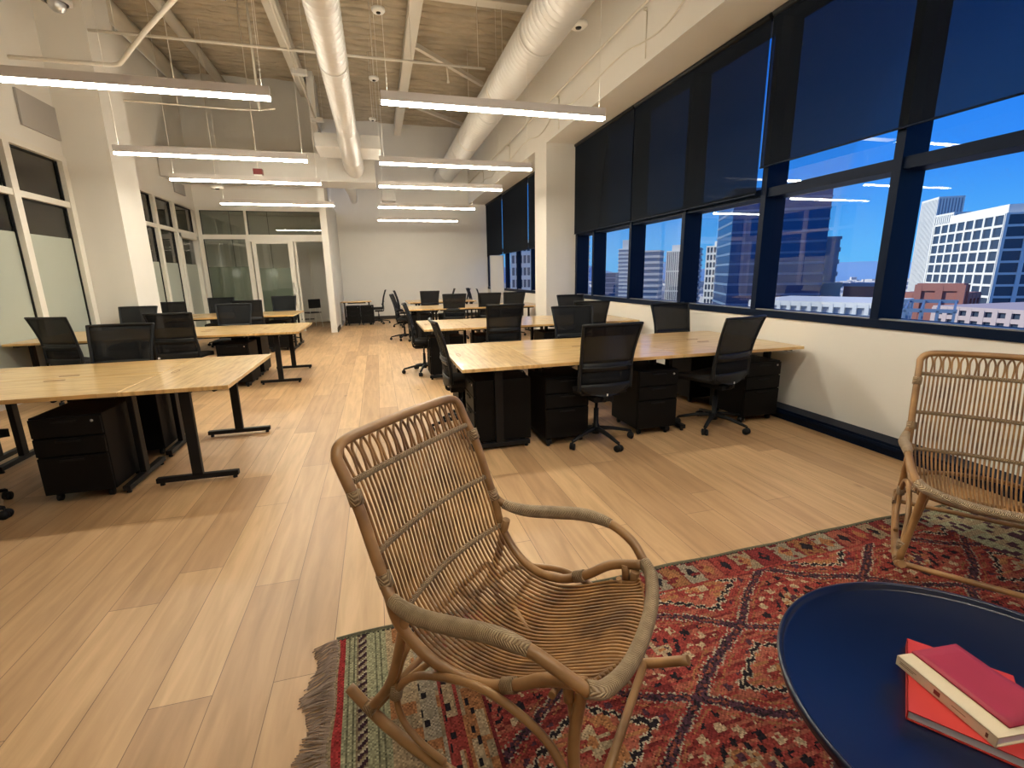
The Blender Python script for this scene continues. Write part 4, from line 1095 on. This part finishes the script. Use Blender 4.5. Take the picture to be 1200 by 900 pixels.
cc = np.ones((nu*nv, 4, 4), np.float32); cc[..., :3] = np.clip(C, 0, 1).reshape(-1, 1, 3); att.data.foreach_set('color', cc.reshape(-1))
rm, nt, bb = node_mat('rug_wool'); at = N(nt, 'ShaderNodeAttribute'); at.attribute_name = 'knots'
nt.links.new(at.outputs['Color'], bb.inputs['Base Color']); bb.inputs['Roughness'].default_value = 0.95; bb.inputs['Specular IOR Level'].default_value = 0.1
me.materials.append(rm)
po = bpy.data.objects.new('pile', me); COL.objects.link(po); po.parent = ro
m = MB(); m.box(0.003, RX1-RX0-0.003, -(RY1-RY0)+0.01, -0.008, 0.0, 0.007); m.build('backing', RUGEDGE, ro)
m = MB(); m.tube([(x, 0.001+0.006*math.sin(x*5.1)+0.004*math.sin(x*13), 0.007) for x in np.linspace(0.0, RX1-RX0, 120)], 0.0065, 6); m.build('selvedge', RUGEDGE, ro)
m = MB()
fr = random.Random(3)
y = -0.005
while y > -(RY1-RY0):
    clump = -0.35+0.5*math.sin(y*11)+0.25*math.sin(y*37); L = 0.085+0.022*math.sin(y*19)+0.012*fr.random()
    if math.sin(y*7.7+0.4) > 0.95: L *= 0.55
    dx = -L; dyy = clump*0.05+fr.uniform(-0.016, 0.016); zc = fr.uniform(0.004, 0.014)
    x0 = 0.006*math.sin(-y*9)+0.004*math.sin(-y*23)
    m.tube([(x0+0.006, y, 0.008), (x0-0.02, y+dyy*0.15, zc+0.002), (x0+dx*0.55, y+dyy*0.6+fr.uniform(-0.006, 0.006), zc), (x0+dx, y+dyy, 0.003)], [0.0024, 0.0026, 0.0020], 4, 3)
    y -= fr.uniform(0.0030, 0.0048)
fo = m.build('fringe', FRINGE, ro); fo['kind'] = 'stuff'
tag(ro, 'large worn red patterned oriental rug with grey fringe at its left end', 'rug')

# ------------------------------------------------------------------ the city outside
def cmat(name, c, rough=0.8): return pmat(name, c, rough)
C_WHITE = cmat('pale_concrete', (0.84, 0.82, 0.70)); C_GLASS = pmat('blue_tower_glass', (0.03, 0.085, 0.20), 0.25, metal=0.5); C_DARK = pmat('dark_tower_window', (0.05, 0.07, 0.10), 0.3)
C_BEIGE = cmat('beige_stone', (0.56, 0.49, 0.38)); C_GREY = cmat('grey_concrete', (0.36, 0.38, 0.42)); C_BRICK = cmat('red_brick', (0.42, 0.17, 0.12)); C_STEEL = pmat('grey_blue_steel', (0.16, 0.24, 0.33), 0.5)
C_PINK = cmat('pale_pink_concrete', (0.56, 0.45, 0.40)); C_TREE = pmat('tree_foliage', (0.05, 0.09, 0.03), 0.9)
GZ = -46.0
def tower(label, x, y, wx, wy, ztop, rz, body, trim=None, cols=8, rows=20, bands=False, fr=1.0, cap=None, zbase=GZ, colw=0.35, rowh=0.35, sides='WS'):
    """body box with a raised grid of piers and spandrels on its street sides"""
    o = empty('office_tower', (x, y, zbase), rz); H_ = ztop-zbase
    m = MB(); m.box(-wx/2, wx/2, -wy/2, wy/2, 0, H_); m.build('body', body, o)
    if trim is not None:
        m = MB(); e_ = 0.35*fr; rh = H_/rows; Hg = H_
        for r_ in range(rows+1):
            z = r_*rh; z0, z1 = z-rh*rowh/2, z+rh*rowh/2; z0 = max(0, z0); z1 = min(Hg, z1)
            m.box(-wx/2-e_, wx/2+e_, -wy/2-e_, wy/2+e_, z0, z1)
        m.build('floor_bands', trim, o)
        if not bands:
            m = MB()
            nx_ = cols; ny_ = max(2, int(cols*wy/wx))
            for c_ in range(nx_+1):
                xx = -wx/2+wx*c_/nx_; ww = wx/nx_*colw
                m.box(xx-ww/2, xx+ww/2, -wy/2-e_*1.1, -wy/2, 0, Hg); m.box(xx-ww/2, xx+ww/2, wy/2, wy/2+e_*1.1, 0, Hg)
            for c_ in range(ny_+1):
                yy = -wy/2+wy*c_/ny_; ww = wy/ny_*colw
                m.box(-wx/2-e_*1.1, -wx/2, yy-ww/2, yy+ww/2, 0, Hg); m.box(wx/2, wx/2+e_*1.1, yy-ww/2, yy+ww/2, 0, Hg)
            m.build('facade_piers', trim, o)
    m = MB(); m.box(-wx/2-0.3, wx/2+0.3, -wy/2-0.3, wy/2+0.3, H_, H_+0.25); m.build('roof_deck', trim if trim is not None else body, o)
    if cap:
        m = MB(); m.box(-wx/2*cap[0], wx/2*cap[0], -wy/2*cap[0], wy/2*cap[0], H_+0.25, H_+cap[1]); m.build('roof_house', trim or body, o)
    tag(o, label, 'building', 'downtown buildings outside the windows')
    return o
def face_tower(label, A, B, depth, ztop, body, trim, **kw):
    """A, B: ends of the street face nearest us; body extends away from the viewer"""
    A = Vector((*A, 0)); B = Vector((*B, 0)); d = (B-A); L = d.length; d.normalize(); nrm = Vector((-d.y, d.x, 0))
    mid = (A+B)/2
    if nrm.dot(mid) < 0: nrm = -nrm
    c = mid+nrm*(depth/2)
    return tower(label, c.x, c.y, L, depth, ztop, math.atan2(d.y, d.x), body, trim, **kw)
face_tower('bright white office tower with a square window grid, right window', (240.5, 162.0), (212.9, 121.3), 26, 19.5, C_DARK, C_WHITE, cols=8, rows=16, cap=(0.8, 3.5), colw=0.2, rowh=0.2)
face_tower('tall beige finely ribbed tower left of the white grid tower', (343.6, 241.5), (331.5, 223.9), 12, 43.0, C_GREY, C_WHITE, cols=15, rows=1, colw=0.55, rowh=0.02)
face_tower('lower beige ribbed wing joined to the ribbed tower', (323.2, 218.3), (314.9, 203.6), 8, 31.5, C_GREY, C_WHITE, cols=9, rows=1, colw=0.55, rowh=0.02)
face_tower('big dark blue glass tower filling the middle window', (113.3, 137.3), (137.7, 123.5), 28, 27.0, C_GLASS, C_STEEL, cols=12, rows=22, bands=True, rowh=0.22, fr=0.4)
face_tower('slim grey tower edge just right of the dark glass tower', (153.5, 137.4), (156.5, 135.0), 8, 12.5, C_GREY, C_GREY, cols=3, rows=14, bands=True)
face_tower('white grid building left of the dark glass tower', (199.7, 262.7), (205.0, 248.3), 14, 16.8, C_DARK, C_WHITE, cols=7, rows=14, cap=(0.6, 3), colw=0.3, rowh=0.3)
face_tower('dark slab tower half hidden behind a window mullion', (220, 309), (226, 304), 18, 18.2, C_GLASS, C_STEEL, cols=3, rows=16, bands=True)
face_tower('pale tower with vertical white stripes', (235.0, 360.1), (243.4, 348.4), 14, 18.5, C_DARK, C_WHITE, cols=9, rows=4, cap=(0.6, 5), colw=0.5, rowh=0.08)
face_tower('grey tower with horizontal white bands', (152.8, 258.2), (159.2, 251.9), 12, 14.0, C_STEEL, C_WHITE, cols=5, rows=18, bands=True, rowh=0.4)
face_tower('stepped beige tower seen in the second window pane from the column', (186.9, 353.6), (194.9, 344.7), 14, 20.0, C_GREY, C_WHITE, cols=5, rows=22, bands=True, cap=(0.65, 7), rowh=0.4)
face_tower('small dark blue tower low in the second window pane from the column', (155.1, 313.7), (161.1, 308.5), 10, 1.8, C_GLASS, C_GREY, cols=4, rows=14, bands=True, rowh=0.1)
face_tower('glass tower at the far left edge of the near window wall', (96.0, 231.0), (101.5, 227.4), 14, 36, C_GLASS, C_WHITE, cols=5, rows=24, bands=True, rowh=0.25)
face_tower('white balcony tower seen through the far window', (40.2, 144.5), (45.5, 141.9), 10, 11.5, C_DARK, C_WHITE, cols=5, rows=16, rowh=0.35, colw=0.25)
face_tower('low pale building with window rows at the lower right of the view', (94.0, 61.0), (92.5, 34.0), 30, -5.2, C_DARK, C_PINK, cols=15, rows=26, rowh=0.45, colw=0.4)
face_tower('red brick building behind the pale building', (118.0, 84.0), (120.5, 74.0), 10, -4.2, C_BRICK, C_BRICK, cols=6, rows=8, rowh=0.4, colw=0.4)
face_tower('small red brick stair tower on the brick building', (112.5, 77.0), (115.0, 70.5), 3, -2.0, C_BRICK, C_BRICK, cols=2, rows=6)
face_tower('brown low block right of the dark glass tower', (152.4, 128.0), (158.0, 116.0), 14, -3.4, C_BRICK, C_GREY, cols=7, rows=6, bands=True, rowh=0.2)
face_tower('tan low block beside the brown block', (143.5, 130.0), (147.5, 125.0), 4, -3.0, C_BEIGE, C_BEIGE, cols=4, rows=6, bands=True)
face_tower('white parking structure below the middle window', (59.5, 66.0), (66.5, 50.0), 16, -3.4, C_GREY, C_WHITE, cols=12, rows=22, rowh=0.5, colw=0.35)
face_tower('white flat-roofed hall below the left window panes', (46, 92), (58, 80), 26, -6.5, C_STEEL, C_WHITE, cols=8, rows=8, bands=True, rowh=0.5)
face_tower('long low pale warehouse below the left window panes', (60, 150), (86, 128), 30, -10.0, C_BEIGE, C_WHITE, cols=9, rows=5, rowh=0.5)
face_tower('white low office far below the second pane', (44, 130), (56, 124), 22, -9.0, C_STEEL, C_WHITE, cols=6, rows=6, bands=True, rowh=0.5)
# steel roof frame on the near rooftop
o = empty('rooftop_frame', (60.5, 41.5, -6.8), math.radians(-58)); m = MB()
for i in range(6):
    x = -3.5+i*1.4
    m.box(x-0.12, x+0.12, -2.6, -2.36, 0, 3.6); m.box(x-0.12, x+0.12, 2.3, 2.54, 0, 4.4); m.bar((x, -2.5, 3.6), (x, 2.4, 4.4), 0.2, 0.2)
    if i < 5: m.bar((x, -2.5, 0.5), (x+1.4, -2.5, 2.6), 0.14, 0.14)
m.box(-3.7, 3.7, -2.6, -2.36, 3.4, 3.8); m.box(-3.7, 3.7, -2.6, -2.36, 1.7, 1.95); m.box(-3.7, 3.7, 2.3, 2.54, 4.2, 4.6); m.build('steel_frame', C_STEEL, o)
m = MB(); m.box(-4.5, 4.5, -4, 4, -39, 0); m.build('supporting_building', C_GREY, o)
tag(o, 'blue-grey steel frame on a rooftop below the right window', 'rooftop frame')
# ground and distant city
m = MB(); m.box(-400, 2600, -900, 2600, GZ-2, GZ)
struct(m, 'ground', pmat('city_ground', (0.34, 0.33, 0.32), 0.9, noise=0.4, nscale=0.02))
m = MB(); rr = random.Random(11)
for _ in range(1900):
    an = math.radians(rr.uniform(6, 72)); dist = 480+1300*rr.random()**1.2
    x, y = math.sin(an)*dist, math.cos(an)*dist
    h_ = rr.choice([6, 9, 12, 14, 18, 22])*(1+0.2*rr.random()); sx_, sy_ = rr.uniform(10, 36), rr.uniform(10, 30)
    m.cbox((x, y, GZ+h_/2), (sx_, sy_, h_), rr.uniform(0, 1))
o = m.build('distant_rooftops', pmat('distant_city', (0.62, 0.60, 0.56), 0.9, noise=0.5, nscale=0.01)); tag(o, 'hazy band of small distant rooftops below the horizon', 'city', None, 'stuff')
m = MB()
for _ in range(900):
    an = math.radians(rr.uniform(6, 72)); dist = 480+900*rr.random()
    x, y = math.sin(an)*dist, math.cos(an)*dist; s_ = rr.uniform(4, 9)
    m.lathe([(0, GZ), (s_*0.9, GZ+s_*0.5), (s_, GZ+s_), (s_*0.6, GZ+s_*1.7), (0, GZ+s_*1.9)], 7, (x, y, 0))
o = m.build('distant_trees', C_TREE); tag(o, 'dark tree clumps scattered between the distant rooftops', 'trees', None, 'stuff')
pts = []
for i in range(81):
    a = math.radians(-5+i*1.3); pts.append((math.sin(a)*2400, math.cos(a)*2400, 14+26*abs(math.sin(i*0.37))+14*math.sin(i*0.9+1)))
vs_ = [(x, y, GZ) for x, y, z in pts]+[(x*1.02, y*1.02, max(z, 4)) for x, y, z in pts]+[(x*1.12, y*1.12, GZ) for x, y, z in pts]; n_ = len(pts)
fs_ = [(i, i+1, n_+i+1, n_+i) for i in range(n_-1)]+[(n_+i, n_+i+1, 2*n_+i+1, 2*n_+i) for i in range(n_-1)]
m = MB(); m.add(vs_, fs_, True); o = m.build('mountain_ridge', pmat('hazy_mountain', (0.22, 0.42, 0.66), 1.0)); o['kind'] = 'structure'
